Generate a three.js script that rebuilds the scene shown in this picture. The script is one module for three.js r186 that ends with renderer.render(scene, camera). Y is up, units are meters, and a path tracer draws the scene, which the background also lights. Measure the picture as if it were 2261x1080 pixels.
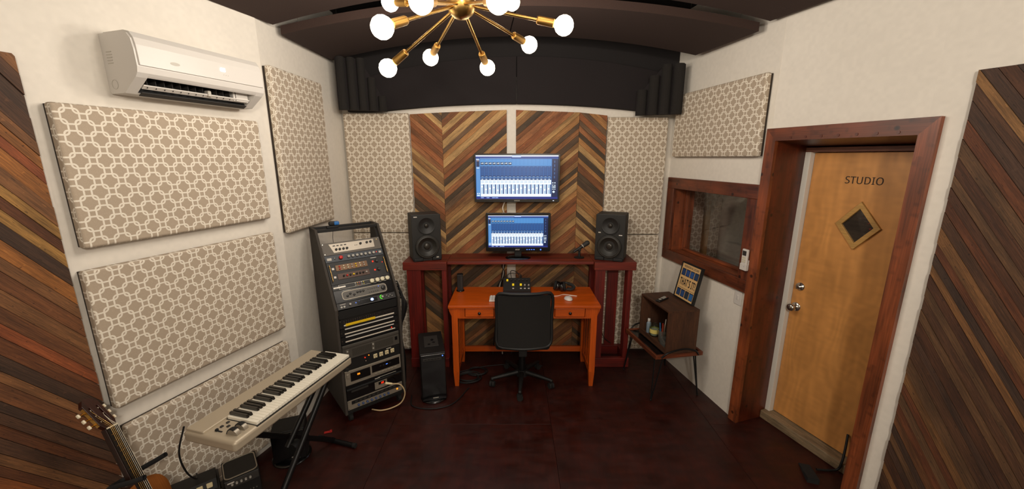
import * as THREE from 'three';
import { RoundedBoxGeometry } from 'three/addons/geometries/RoundedBoxGeometry.js';
import { mergeGeometries } from 'three/addons/utils/BufferGeometryUtils.js';
import { RectAreaLightUniformsLib } from 'three/addons/lights/RectAreaLightUniformsLib.js';
import { TextGeometry } from 'three/addons/geometries/TextGeometry.js';
import { FontLoader } from 'three/addons/loaders/FontLoader.js';

// ---------------------------------------------------------------- camera, exposure, lamps
const scene = new THREE.Scene();
scene.background = new THREE.Color(0x000000);
const camera = new THREE.PerspectiveCamera(64.19, 2261 / 1080, 0.05, 60);
camera.position.set(0, 2.0, 0);
camera.rotation.set(-12.6 * Math.PI / 180, 0, 0);
scene.add(camera);
const renderer = new THREE.WebGLRenderer({ antialias: true });
renderer.toneMapping = THREE.LinearToneMapping;
renderer.toneMappingExposure = 1.2;
renderer.shadowMap.enabled = true;
RectAreaLightUniformsLib.init();
const BULB_CANDELA = 0.32;                 // each frosted globe of the chandelier
const UNSEEN_PENDANT_CANDELA = 8;                // unseen globe pendant behind the camera, evens out the room light
const BULB_COLOR = new THREE.Color().setRGB(1.0, 0.915, 0.815);
const HUB = new THREE.Vector3(-0.231, 2.68, -1.964);

// ---------------------------------------------------------------- helpers
function mulberry(a) { return () => { a |= 0; a = a + 0x6D2B79F5 | 0; let t = Math.imul(a ^ a >>> 15, 1 | a); t = t + Math.imul(t ^ t >>> 7, 61 | t) ^ t; return ((t ^ t >>> 14) >>> 0) / 4294967296; }; }
const rnd = mulberry(20240611);
const rr = (a, b) => a + (b - a) * rnd();
const V3 = (x, y, z) => new THREE.Vector3(x, y, z);
const RAD = Math.PI / 180;
const names = new Map();
function numbered(n) { const k = names.get(n) || 0; names.set(n, k + 1); return k ? `${n}_${String(k).padStart(3, '0')}` : n; }

// wall frames: x runs along the wall to the viewer's right, z points into the room
function frame(ox, oz, deg) {
  const t = deg * RAD, x = V3(Math.cos(t), 0, -Math.sin(t)), n = V3(Math.sin(t), 0, Math.cos(t));
  return { deg, t, at: (u, y, w = 0) => V3(ox, y, oz).addScaledVector(x, u).addScaledVector(n, w) };
}
const ZB = -3.83;
const BACK = frame(0, ZB, 0), LREAR = frame(-1.622, -2.68, 88.41), LEFT = frame(-1.622, -2.68, 73), RIGHT = frame(1.52, ZB, -79.63), RDOOR = frame(1.725, -2.709, -72);

function tag(o, label, category, group) { o.userData.label = label; o.userData.category = category; if (group) o.userData.group = group; return o; }
function thing(name, label, category, pos = [0, 0, 0], deg = 0, group) {
  const o = new THREE.Group(); o.name = numbered(name); scene.add(o);
  if (pos.isVector3) o.position.copy(pos); else o.position.set(...pos);
  o.rotation.y = deg * RAD; tag(o, label, category, group); return o;
}
function flat(g) { const q = g.index ? g.toNonIndexed() : g; for (const k of Object.keys(q.attributes)) if (!['position', 'normal', 'uv'].includes(k)) q.deleteAttribute(k); q.morphAttributes = {}; q.clearGroups(); return q; }
function merge(gs) { if (!Array.isArray(gs)) return gs; if (gs.length === 1) return gs[0]; return mergeGeometries(gs.map(flat), false); }
function part(name, gs, mat, parent) {
  const m = new THREE.Mesh(merge(gs), mat); m.name = name; m.castShadow = m.receiveShadow = true;
  (parent || scene).add(m); return m;
}
function single(name, gs, mat, label, category, pos, deg = 0, group) {
  const m = part(numbered(name), gs, mat, scene); if (pos) { if (pos.isVector3) m.position.copy(pos); else m.position.set(...pos); } m.rotation.y = deg * RAD;
  return tag(m, label, category, group);
}
function struct(name, gs, mat, fr, label, category) {
  const m = part(name, gs, mat, scene); if (fr) { m.position.copy(fr.at(0, 0, 0)); m.rotation.y = fr.t; }
  m.userData.kind = 'structure'; m.userData.label = label; m.userData.category = category; return m;
}
// box-projected uv in metres; grain names the axis that u follows
function boxUV(g, grain = 'x', off = true) {
  g = flat(g); const p = g.attributes.position, n = g.attributes.normal, uv = new Float32Array(p.count * 2);
  const ou = off ? rnd() * 7 : 0, ov = off ? rnd() * 7 : 0;
  for (let i = 0; i < p.count; i++) {
    const c = [p.getX(i), p.getY(i), p.getZ(i)], a = [Math.abs(n.getX(i)), Math.abs(n.getY(i)), Math.abs(n.getZ(i))];
    const d = a[0] > a[1] && a[0] > a[2] ? 0 : a[1] > a[2] ? 1 : 2, g0 = 'xyz'.indexOf(grain);
    let u, v; const rest = [0, 1, 2].filter((k) => k !== d);
    if (rest.includes(g0)) { u = c[g0]; v = c[rest.find((k) => k !== g0)]; } else { u = c[rest[0]]; v = c[rest[1]]; }
    uv[2 * i] = u + ou; uv[2 * i + 1] = v + ov;
  }
  g.setAttribute('uv', new THREE.BufferAttribute(uv, 2)); return g;
}
// box by centre, or by extents
function box(w, h, d, x = 0, y = 0, z = 0, b = 0, grain = 'x') {
  const g = b > 0 ? new RoundedBoxGeometry(w, h, d, b > 0.012 ? 3 : 1, Math.min(b, w / 2.01, h / 2.01, d / 2.01)) : new THREE.BoxGeometry(w, h, d);
  g.translate(x, y, z); return boxUV(g, grain);
}
function ext(x0, x1, y0, y1, z0, z1, b = 0, grain = 'x') { return box(x1 - x0, y1 - y0, z1 - z0, (x0 + x1) / 2, (y0 + y1) / 2, (z0 + z1) / 2, b, grain); }
function cyl(r0, r1, h, x = 0, y = 0, z = 0, axis = 'y', seg = 20) {
  const g = new THREE.CylinderGeometry(r0, r1, h, seg); if (axis === 'x') g.rotateZ(-Math.PI / 2); if (axis === 'z') g.rotateX(Math.PI / 2); g.translate(x, y, z); return flat(g);
}
function ball(r, x = 0, y = 0, z = 0, sx = 1, sy = 1, sz = 1, a = 20, b = 14) { const g = new THREE.SphereGeometry(r, a, b); g.scale(sx, sy, sz); g.translate(x, y, z); return flat(g); }
function rod(a, b, r, r2 = r, seg = 12) {
  const A = a.isVector3 ? a : V3(...a), B = b.isVector3 ? b : V3(...b), d = B.clone().sub(A), g = new THREE.CylinderGeometry(r2, r, d.length(), seg);
  g.applyQuaternion(new THREE.Quaternion().setFromUnitVectors(V3(0, 1, 0), d.clone().normalize())); g.translate((A.x + B.x) / 2, (A.y + B.y) / 2, (A.z + B.z) / 2); return flat(g);
}
function tube(pts, r, n = 40, seg = 8, closed = false) { return flat(new THREE.TubeGeometry(new THREE.CatmullRomCurve3(pts.map((p) => (p.isVector3 ? p : V3(...p))), closed), n, r, seg, closed)); }
function lathe(pts, x = 0, y = 0, z = 0, axis = 'y', seg = 32) { const g = new THREE.LatheGeometry(pts.map((p) => new THREE.Vector2(...p)), seg); if (axis === 'z') g.rotateX(Math.PI / 2); if (axis === 'x') g.rotateZ(-Math.PI / 2); g.translate(x, y, z); return flat(g); }
function shapeOf(pts) { const s = new THREE.Shape(); pts.forEach((p, i) => (i ? s.lineTo(p[0], p[1]) : s.moveTo(p[0], p[1]))); s.closePath(); return s; }
function extrude(pts, depth, bevel = 0, holes = []) {
  const s = pts instanceof THREE.Shape ? pts : shapeOf(pts); for (const h of holes) s.holes.push(h instanceof THREE.Path ? h : shapeOf(h));
  return flat(new THREE.ExtrudeGeometry(s, { depth, bevelEnabled: bevel > 0, bevelSize: bevel, bevelThickness: bevel, bevelSegments: 2, curveSegments: 16 }));
}
function roundRect(w, h, r, x = 0, y = 0) {
  const s = new THREE.Shape(), x0 = x - w / 2, x1 = x + w / 2, y0 = y - h / 2, y1 = y + h / 2;
  s.moveTo(x0 + r, y0); s.lineTo(x1 - r, y0); s.absarc(x1 - r, y0 + r, r, -Math.PI / 2, 0); s.lineTo(x1, y1 - r); s.absarc(x1 - r, y1 - r, r, 0, Math.PI / 2);
  s.lineTo(x0 + r, y1); s.absarc(x0 + r, y1 - r, r, Math.PI / 2, Math.PI); s.lineTo(x0, y0 + r); s.absarc(x0 + r, y0 + r, r, Math.PI, 1.5 * Math.PI); return s;
}
// a flat face with uv 0..1, facing +z
function face(w, h, x = 0, y = 0, z = 0) { const g = new THREE.PlaneGeometry(w, h); g.translate(x, y, z); return flat(g); }
// a printed plate: a box whose front carries uv 0..1
function plate(w, h, d, x = 0, y = 0, z = 0) {
  const g = flat(new THREE.BoxGeometry(w, h, d)), p = g.attributes.position, uv = g.attributes.uv;
  for (let i = 0; i < p.count; i++) uv.setXY(i, p.getX(i) / w + 0.5, p.getY(i) / h + 0.5);
  g.translate(x, y, z); return g;
}

// ---------------------------------------------------------------- textures
function lattice(px, py, seed) { const r = mulberry(seed), a = new Float32Array(px * py); for (let i = 0; i < a.length; i++) a[i] = r(); return (x, y) => { const xi = Math.floor(x), yi = Math.floor(y), fx = x - xi, fy = y - yi, sx = fx * fx * (3 - 2 * fx), sy = fy * fy * (3 - 2 * fy), m = (v, n) => ((v % n) + n) % n, A = a[m(yi, py) * px + m(xi, px)], B = a[m(yi, py) * px + m(xi + 1, px)], C = a[m(yi + 1, py) * px + m(xi, px)], D = a[m(yi + 1, py) * px + m(xi + 1, px)]; return (A + (B - A) * sx) * (1 - sy) + (C + (D - C) * sx) * sy; }; }
function dataTex(w, h, fn, srgb, rx = 1, ry = 1) {
  const d = new Uint8Array(w * h * 4);
  for (let j = 0; j < h; j++) for (let i = 0; i < w; i++) { const c = fn(i / w, j / h); const k = 4 * (j * w + i); for (let q = 0; q < 3; q++) d[k + q] = Math.max(0, Math.min(255, Math.round(255 * (Array.isArray(c) ? c[q] : c)))); d[k + 3] = 255; }
  const t = new THREE.DataTexture(d, w, h, THREE.RGBAFormat); t.wrapS = t.wrapT = THREE.RepeatWrapping; t.magFilter = t.minFilter = THREE.LinearFilter; if (srgb) t.colorSpace = THREE.SRGBColorSpace; t.repeat.set(rx, ry); t.needsUpdate = true; return t;
}
function canvasTex(w, h, draw) { const c = document.createElement('canvas'); c.width = w; c.height = h; const x = c.getContext('2d'); draw(x, w, h); const t = new THREE.CanvasTexture(c); t.colorSpace = THREE.SRGBColorSpace; t.magFilter = THREE.LinearFilter; return t; }
const mix3 = (a, b, t) => a.map((v, i) => v + (b[i] - v) * t);
const clamp = (x, a = 0, b = 1) => Math.max(a, Math.min(b, x));
const sstep = (a, b, x) => { const t = clamp((x - a) / (b - a)); return t * t * (3 - 2 * t); };

// weathered board: tile 0.8 m along the grain, 0.2 m across
const nA = lattice(8, 64, 1), nB = lattice(24, 128, 2), nC = lattice(6, 6, 3), nD = lattice(64, 256, 4), nE = lattice(40, 24, 5);
const boardTex = dataTex(512, 256, (x, y) => {
  let v = 0.82 + 0.2 * (nA(x * 8, y * 64) - 0.5) + 0.16 * (nB(x * 24, y * 128) - 0.5) + 0.22 * (nC(x * 6, y * 6) - 0.5) + 0.14 * (nD(x * 64, y * 256) - 0.5);
  const crack = nB(x * 24 + 11, y * 128 + 40); if (crack > 0.9) v -= 0.16 * (crack - 0.9) * 10;
  const fleck = nE(x * 40, y * 24); if (fleck > 0.93) v += 0.14; if (fleck < 0.05) v -= 0.2;
  return [v * 1.02, v, v * 0.97];
}, true, 1 / 0.8, 1 / 0.2);
// stained, finished timber: soft grain lines
const sA = lattice(5, 48, 11), sB = lattice(16, 160, 12), sC = lattice(4, 4, 13);
const grainTex = dataTex(512, 256, (x, y) => {
  const v = 0.76 + 0.3 * (sA(x * 5, y * 48) - 0.5) + 0.2 * (sB(x * 16, y * 160) - 0.5) + 0.2 * (sC(x * 4, y * 4) - 0.5);
  return [v, v * 0.98, v * 0.96];
}, true, 1 / 0.9, 1 / 0.24);
// patchy stain on rough-sawn casing boards: dark bands, worn pale areas and knots
const tA = lattice(6, 10, 61), tB = lattice(40, 10, 62), tC = lattice(14, 120, 63), tD = lattice(9, 7, 64);
const stainTex = dataTex(512, 256, (x, y) => {
  let v = 0.78 + 0.34 * (tA(x * 6, y * 10) - 0.5) + 0.2 * (tC(x * 14, y * 120) - 0.5); const band = tB(x * 40, y * 10); if (band > 0.7) v -= 0.55 * (band - 0.7); const wear = tD(x * 9, y * 7); let c = [v, v * 0.96, v * 0.92]; if (wear > 0.78) c = mix3(c, [1, 0.9, 0.8], (wear - 0.78) * 1.4);
  for (const [kx, ky] of [[0.18, 0.3], [0.62, 0.72], [0.83, 0.2]]) { const d = Math.hypot((x - kx) * 5.2, (y - ky) * 1.5); if (d < 0.07) c = c.map((q) => q * (0.35 + 0.65 * (d / 0.07) ** 2)); }
  return c;
}, true, 1 / 1.1, 1 / 0.3);
// fine-grained desk timber
const fineTex = dataTex(512, 256, (x, y) => { const v = 0.86 + 0.12 * (sA(x * 5, y * 48) - 0.5) + 0.1 * (sB(x * 16, y * 160) - 0.5) + 0.08 * (sC(x * 4, y * 4) - 0.5); return [v, v, v]; }, true, 1 / 0.7, 1 / 0.2);
// rotary-cut birch veneer with waving figure, drawn once over the door leaf
const bA = lattice(7, 7, 21), bB = lattice(32, 12, 22), bC = lattice(12, 96, 23), bD = lattice(3, 5, 24);
const birchTex = dataTex(512, 1024, (x, y) => {
  const wob = 0.5 * bA(x * 7, y * 7) + 0.5 * bD(x * 3, y * 5);
  const ring = 0.5 + 0.5 * Math.sin((x * 9 + wob * 7) * 6.283 * 0.9);
  const v = 0.88 + 0.035 * (ring - 0.5) + 0.07 * (bB(x * 32, y * 12) - 0.5) + 0.1 * (bA(x * 7 + 3, y * 7 + 2) - 0.5) + 0.05 * (bC(x * 12, y * 96) - 0.5);
  return [v, v * 0.985, v * 0.95];
}, true);
// linked-ring upholstery print: one tile is one repeat
function ringDist(px, py, a, b, r) { const qx = Math.abs(px) - (a - r), qy = Math.abs(py) - (b - r); return Math.abs(Math.hypot(Math.max(qx, 0), Math.max(qy, 0)) + Math.min(Math.max(qx, qy), 0) - r); }
const weave = lattice(96, 96, 31);
const PER = 0.0865;
const fabricTex = dataTex(256, 256, (x, y) => {
  let d = 9; for (const [cx, cy] of [[0, 0], [1, 0], [0, 1], [1, 1], [0.5, 0.5]]) d = Math.min(d, ringDist(x - cx, y - cy, 0.35, 0.35, 0.17));
  const m = 1 - sstep(0.033, 0.046, d), w = 0.06 * (weave(x * 96, y * 96) - 0.5);
  return mix3([0.7, 0.635, 0.555], [0.915, 0.88, 0.815], m).map((v) => v + w);
}, true, 1 / PER, 1 / (PER * 1.06));
const fabricBump = dataTex(128, 128, (x, y) => 0.5 + 0.25 * Math.sin(x * 6.283 * 16) * Math.sin(y * 6.283 * 16) + 0.3 * (weave(x * 96, y * 96) - 0.5), false, 1 / 0.04, 1 / 0.04);
// painted drywall: roller stipple
const pA = lattice(48, 48, 41), pB = lattice(6, 6, 42);
const wallTex = dataTex(256, 256, (x, y) => { const v = 0.975 + 0.025 * (pA(x * 48, y * 48) - 0.5) + 0.012 * (pB(x * 6, y * 6) - 0.5); return [v, v, v]; }, true, 1 / 0.9, 1 / 0.9);
const wallBump = dataTex(256, 256, (x, y) => 0.5 + 0.5 * (pA(x * 48, y * 48) - 0.5), false, 1 / 0.3, 1 / 0.3);
// stained plywood floor: blotches, scuffs and pale specks
const fA = lattice(12, 12, 51), fB = lattice(48, 16, 52), fC = lattice(160, 160, 53), fD = lattice(24, 120, 54);
const floorTex = dataTex(1024, 1024, (x, y) => {
  let v = 0.72 + 0.17 * (fA(x * 12, y * 12) - 0.5) + 0.16 * (fB(x * 48, y * 16) - 0.5) + 0.14 * (fD(x * 24, y * 120) - 0.5);
  const s = fC(x * 160, y * 160); let c = [v, v * 0.94, v * 0.9]; if (s > 0.965) c = mix3(c, [1, 0.86, 0.74], 0.4); return c;
}, true, 1 / 1.6, 1 / 1.6);
const floorRough = dataTex(256, 256, (x, y) => 0.8 + 0.3 * (fA(x * 12, y * 12) - 0.5) + 0.2 * (fB(x * 48, y * 16) - 0.5), false, 1 / 1.1, 1 / 1.1);
const darkWeave = dataTex(128, 128, (x, y) => { const v = 0.85 + 0.25 * (weave(x * 96, y * 96) - 0.5); return [v, v, v]; }, true, 1 / 0.1, 1 / 0.1);

// ---------------------------------------------------------------- materials
const std = (color, roughness = 0.6, more = {}) => new THREE.MeshStandardMaterial({ color, roughness, ...more });
const phys = (color, roughness, more = {}) => new THREE.MeshPhysicalMaterial({ color, roughness, ...more });
const M = {
  wall: std('#e8e1d5', 0.85, { map: wallTex, bumpMap: wallBump, bumpScale: 0.00025 }),
  ceiling: std('#1c1818', 0.95),
  cloud: std('#402c24', 0.95, { map: darkWeave }),
  baffle: std('#231c1d', 0.95, { map: darkWeave }),
  foam: std('#282421', 1.0, { map: darkWeave }),
  floor: std('#451408', 0.62, { map: floorTex, roughnessMap: floorRough }),
  joint: std('#120606', 0.9),
  fabric: std('#ffffff', 0.92, { map: fabricTex, bumpMap: fabricBump, bumpScale: 0.0006 }),
  backing: std('#3a3129', 0.9),
  trim: phys('#96502c', 0.45, { map: stainTex, clearcoat: 0.25, clearcoatRoughness: 0.35 }),
  trimDark: phys('#7a3f24', 0.45, { map: stainTex, clearcoat: 0.25, clearcoatRoughness: 0.35 }),
  jamb: phys('#6a2c14', 0.42, { map: stainTex, clearcoat: 0.3, clearcoatRoughness: 0.3 }),
  whitePaint: std('#e4e0d6', 0.5),
  pinkWood: std('#a8705a', 0.6, { map: grainTex }),
  sill: std('#9a8568', 0.7, { map: boardTex }),
  birch: phys('#e2a15c', 0.42, { map: birchTex, clearcoat: 0.25, clearcoatRoughness: 0.3 }),
  pine: std('#d3a258', 0.5, { map: fineTex }),
  print: std('#2a1c12', 0.7),
  chrome: std('#c9c4bb', 0.18, { metalness: 1 }),
  steel: std('#8b8780', 0.4, { metalness: 1 }),
  brass: std('#c9a15c', 0.27, { metalness: 1 }),
  brassDark: std('#b98e4a', 0.35, { metalness: 1 }),
  glass: phys('#ffffff', 0.03, { transmission: 1, thickness: 0, ior: 1.5 }),
  black: std('#121212', 0.55),
  blackGloss: phys('#0a0a0b', 0.2, { clearcoat: 0.6, clearcoatRoughness: 0.1 }),
  blackMatte: std('#17160f', 0.9),
  charcoal: std('#2e2b28', 0.7),
  rackSide: std('#3b352f', 0.8),
  rubber: std('#151413', 0.85),
  metalBlack: std('#1b1b1c', 0.4, { metalness: 0.5 }),
  plasticWhite: std('#d3cec7', 0.38),
  plasticGrey: std('#b9b3a8', 0.5),
  shelf: phys('#8f2f1a', 0.5, { map: grainTex, clearcoat: 0.15, clearcoatRoughness: 0.4 }),
  shelfPost: phys('#8a1c0d', 0.5, { map: grainTex, clearcoat: 0.15, clearcoatRoughness: 0.4 }),
  desk: phys('#e2600c', 0.38, { map: fineTex, clearcoat: 0.35, clearcoatRoughness: 0.25 }),
  crate: std('#57351f', 0.65, { map: boardTex }),
  crateEdge: std('#8a4524', 0.55, { map: grainTex }),
  keyWhite: phys('#efe9d8', 0.3, { clearcoat: 0.3, clearcoatRoughness: 0.2 }),
  keyBlack: phys('#15130f', 0.3, { clearcoat: 0.3, clearcoatRoughness: 0.2 }),
  kbBody: std('#b8ab95', 0.42, { metalness: 0.25 }),
  silver: std('#a39a8b', 0.4, { metalness: 0.5 }),
  cream: std('#e3d3a8', 0.5),
  cord: std('#0d0d0d', 0.6),
  cordWhite: std('#e9dccb', 0.5),
  cordBeige: std('#c8ad84', 0.55),
};
const glow = (c, i) => new THREE.MeshStandardMaterial({ color: 0x000000, roughness: 0.5, emissive: c, emissiveIntensity: i });
M.ledRed = glow('#ff2a10', 2.2); M.ledBlue = glow('#4a78ff', 2.2); M.ledGreen = glow('#58ff2c', 1.4); M.ledAmber = glow('#ff8a1c', 1.8); M.ledWhite = glow('#dfe8ff', 1.6);
const font = await new FontLoader().loadAsync('fonts/droid/droid_sans_regular.typeface.json');
const fontB = await new FontLoader().loadAsync('fonts/droid/droid_sans_bold.typeface.json');
function text(s, size, depth = 0.001, f = font, squeeze = 1) { const g = new TextGeometry(s, { font: f, size, depth, curveSegments: 5, bevelEnabled: false }); g.computeBoundingBox(); const b = g.boundingBox; g.translate(-(b.min.x + b.max.x) / 2, -(b.min.y + b.max.y) / 2, 0); g.scale(squeeze, 1, 1); return flat(g); }

// ================================================================ THE SETTING
const H = 3.25;
{ // floor: stained plywood sheets with fine open joints
  const f = struct('floor', ext(-3.3, 3.4, -0.12, -0.012, -4.0, 1.85), M.joint, null, 'dark red-brown stained plywood floor', 'floor');
  const xs = [-3.3, -2.14, -0.92, 0.3, 1.52, 2.74, 3.4], zs = [[-4.0, -2.62, -0.18, 1.85], [-4.0, -3.84, -1.4, 1.04, 1.85]];
  for (let i = 0; i + 1 < xs.length; i++) { const z = zs[i % 2]; for (let j = 0; j + 1 < z.length; j++) part('floor_sheet', ext(xs[i] + 0.001, xs[i + 1] - 0.001, -0.012, 0, z[j] + 0.001, z[j + 1] - 0.001, 0.001, j % 2 ? 'z' : 'x'), M.floor, f); }
}
struct('ceiling', ext(-3.3, 3.4, H, H + 0.1, -4.0, 1.85), M.ceiling, null, 'black painted ceiling above the hanging clouds', 'ceiling');
struct('wall_back', ext(-1.85, 1.6, 0, H, -0.15, 0), M.wall, BACK, 'cream painted back wall behind the desk', 'wall');
struct('wall_left', ext(0, 1.16, 0, H, -0.15, 0), M.wall, LREAR, 'cream painted left wall beside the rack', 'wall');
struct('wall_left_front', ext(-4.75, 0.02, 0, H, -0.15, 0), M.wall, LEFT, 'cream painted left wall under the air conditioner', 'wall');
const WIN = { u0: 0.125, u1: 1.065, y0: 1.11, y1: 1.73 };
struct('wall_right', [ext(-0.02, 1.15, 0, WIN.y0, -0.15, 0), ext(-0.02, 1.15, WIN.y1, H, -0.15, 0), ext(-0.02, WIN.u0, WIN.y0, WIN.y1, -0.15, 0), ext(WIN.u1, 1.15, WIN.y0, WIN.y1, -0.15, 0)], M.wall, RIGHT, 'cream painted right wall around the window', 'wall');
const DO = { u0: 0.058, u1: 0.812, y1: 2.117 };
struct('wall_right_front', [ext(0, DO.u0, 0, H, -0.15, 0), ext(DO.u0, DO.u1, DO.y1, H, -0.15, 0), ext(DO.u1, 4.75, 0, H, -0.15, 0)], M.wall, RDOOR, 'cream painted right wall around the door', 'wall');
struct('wall_rear', ext(-3.3, 3.4, 0, H, 1.66, 1.8), M.wall, null, 'cream painted wall behind the camera', 'wall');

{ // window: stained casing, deep reveal, two raked panes with a dim room behind
  const w = struct('window_1', [ext(0.035, 1.14, 1.715, 1.815, 0, 0.028, 0.004, 'x'), ext(0.035, 1.14, 1.03, 1.125, 0, 0.028, 0.004, 'x')], M.trimDark, RIGHT, 'stained timber studio window with angled glass', 'window');
  part('side_casing', ext(0.035, 0.14, 1.125, 1.715, 0, 0.028, 0.004, 'y'), M.trimDark, w);
  part('side_casing', ext(1.05, 1.14, 1.125, 1.715, 0, 0.028, 0.004, 'y'), M.trimDark, w);
  part('side_reveal', ext(0.125, 0.14, 1.125, 1.715, -0.2, -0.001, 0, 'y'), M.trim, w);
  part('side_reveal', ext(1.05, 1.065, 1.125, 1.715, -0.2, -0.001, 0, 'y'), M.trim, w);
  part('head_reveal', ext(0.125, 1.065, 1.715, 1.73, -0.2, -0.001, 0, 'x'), M.trimDark, w);
  part('sill_board', ext(0.125, 1.065, 1.11, 1.125, -0.2, -0.001, 0, 'x'), M.trim, w);
  for (const [a, b] of [[0.147, 0.163], [1.028, 1.044]]) part('stop_bead', ext(a - 0.005, b, 1.127, 1.713, -0.135, -0.1, 0.002, 'y'), M.trim, w);
  part('stop_bead', ext(0.165, 1.028, 1.127, 1.147, -0.135, -0.1, 0.002, 'x'), M.trim, w);
  const pane = part('pane', box(0.88, 0.57, 0.008), M.glass, w); pane.position.set(0.596, 1.432, -0.155); pane.rotation.x = 0.05;
  const p2 = part('pane', box(0.9, 0.58, 0.008), M.glass, w); p2.position.set(0.596, 1.425, -0.3); p2.rotation.x = -0.12;
}
{ // the dim room that shows through the window
  struct('wall_far_room', [ext(-0.35, -0.25, 0.6, 2.3, -2.3, -0.15), ext(-0.35, 1.07, 0.6, 2.3, -2.4, -2.3), ext(1.0, 1.07, 0.6, 2.3, -2.3, -0.21), ext(-0.35, 1.07, 0.5, 0.6, -2.4, -0.15), ext(-0.35, 1.07, 2.3, 2.4, -2.4, -0.15)], M.wall, RIGHT, 'wall of the dim room behind the window', 'wall');
}
{ // door: deep stained casing, white frame, birch leaf
  const d = struct('door_1', extrude([[0.11, 0.075], [0.785, 0.075], [0.785, 2.03], [0.11, 2.03]], 0.042).translate(0, 0, -0.342), M.birch, RDOOR, 'birch veneer door lettered STUDIO', 'door');
  // uv of the leaf over its own size
  { const g = d.geometry, p = g.attributes.position, uv = g.attributes.uv; for (let i = 0; i < p.count; i++) uv.setXY(i, (p.getX(i) - 0.11) / 0.675, (p.getY(i) - 0.075) / 1.955); }
  const fw = 0.075;
  part('side_casing', boxUV(extrude([[0.0, 0.0], [0.07, 0.0], [0.07, 2.105], [0.0, 2.185]], 0.028), 'y'), M.trim, d);
  part('side_casing', boxUV(extrude([[0.80, 0.0], [0.872, 0.0], [0.872, 2.185], [0.80, 2.105]], 0.028), 'y'), M.trim, d);
  part('head_casing', boxUV(extrude([[0.0, 2.185], [0.07, 2.105], [0.80, 2.105], [0.872, 2.185]], 0.028), 'x'), M.trimDark, d);
  part('side_reveal', ext(0.058, 0.07, 0.0, 2.105, -0.36, -0.001, 0, 'y'), M.jamb, d);
  part('side_reveal', ext(0.80, 0.812, 0.0, 2.105, -0.36, -0.001, 0, 'y'), M.jamb, d);
  const hr = part('head_reveal', boxUV(extrude([[-0.36, 2.06], [0, 2.105], [0, 2.117], [-0.36, 2.117]], 0.742).rotateY(-Math.PI / 2).translate(0.807, 0, 0), 'x'), M.jamb, d);
  hr.geometry.computeVertexNormals();
  for (let i = 0; i < 7; i++) part('plug', cyl(0.008, 0.008, 0.004, 0.17 + i * 0.092, 2.122, 0.029, 'z', 12), M.jamb, d);
  part('door_frame', ext(0.07, 0.107, 0.0, 2.035, -0.34, -0.262, 0.002, 'y'), M.whitePaint, d);
  part('door_frame', ext(0.787, 0.80, 0.0, 2.035, -0.34, -0.262, 0.002, 'y'), M.whitePaint, d);
  part('frame_head', ext(0.07, 0.80, 2.034, 2.064, -0.34, -0.262, 0.002, 'x'), M.pinkWood, d);
  part('threshold', ext(0.07, 0.80, 0.0, 0.066, -0.36, -0.215, 0.008, 'x'), M.sill, d);
  // deadbolt and knob
  const db = part('deadbolt', lathe([[0.0, 0.026], [0.013, 0.026], [0.015, 0.012], [0.027, 0.009], [0.03, 0.0]], 0.158, 1.1, -0.3, 'z', 24), M.chrome, d);
  part('thumb_turn', box(0.007, 0.026, 0.02, 0.158, 1.1, -0.27, 0.003), M.steel, db);
  const kn = part('door_knob', lathe([[0.0, 0.067], [0.014, 0.067], [0.025, 0.06], [0.028, 0.05], [0.024, 0.037], [0.012, 0.03], [0.011, 0.012], [0.03, 0.007], [0.033, 0.0]], 0.15, 0.945, -0.3, 'z', 28), M.chrome, d);
  part('key_cylinder', cyl(0.008, 0.008, 0.006, 0.15, 0.945, -0.231, 'z', 14), M.steel, kn);
  // diamond light
  const c = [0.44, 1.585], a = 0.122, b = 0.148, k = 0.8;
  const ring = (s) => [[c[0], c[1] + b * s], [c[0] - a * s, c[1]], [c[0], c[1] - b * s], [c[0] + a * s, c[1]]];
  for (let i = 0; i < 4; i++) { const o = ring(1), n = ring(0.74), j = (i + 1) % 4; part('diamond_moulding', extrude([o[i], o[j], n[j], n[i]], 0.014, 0.0015).translate(0, 0, -0.3), M.pine, d); }
  part('diamond_backing', extrude(ring(0.74), 0.001).translate(0, 0, -0.2995), std('#3c3022', 0.85, { map: boardTex }), d);
  part('diamond_pane', extrude(ring(0.74), 0.003).translate(0, 0, -0.296), M.glass, d);
  part('lettering', text('STUDIO', 0.044, 0.0015, font, 0.98).translate(0.422, 1.862, -0.3), M.print, d);
}

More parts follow.
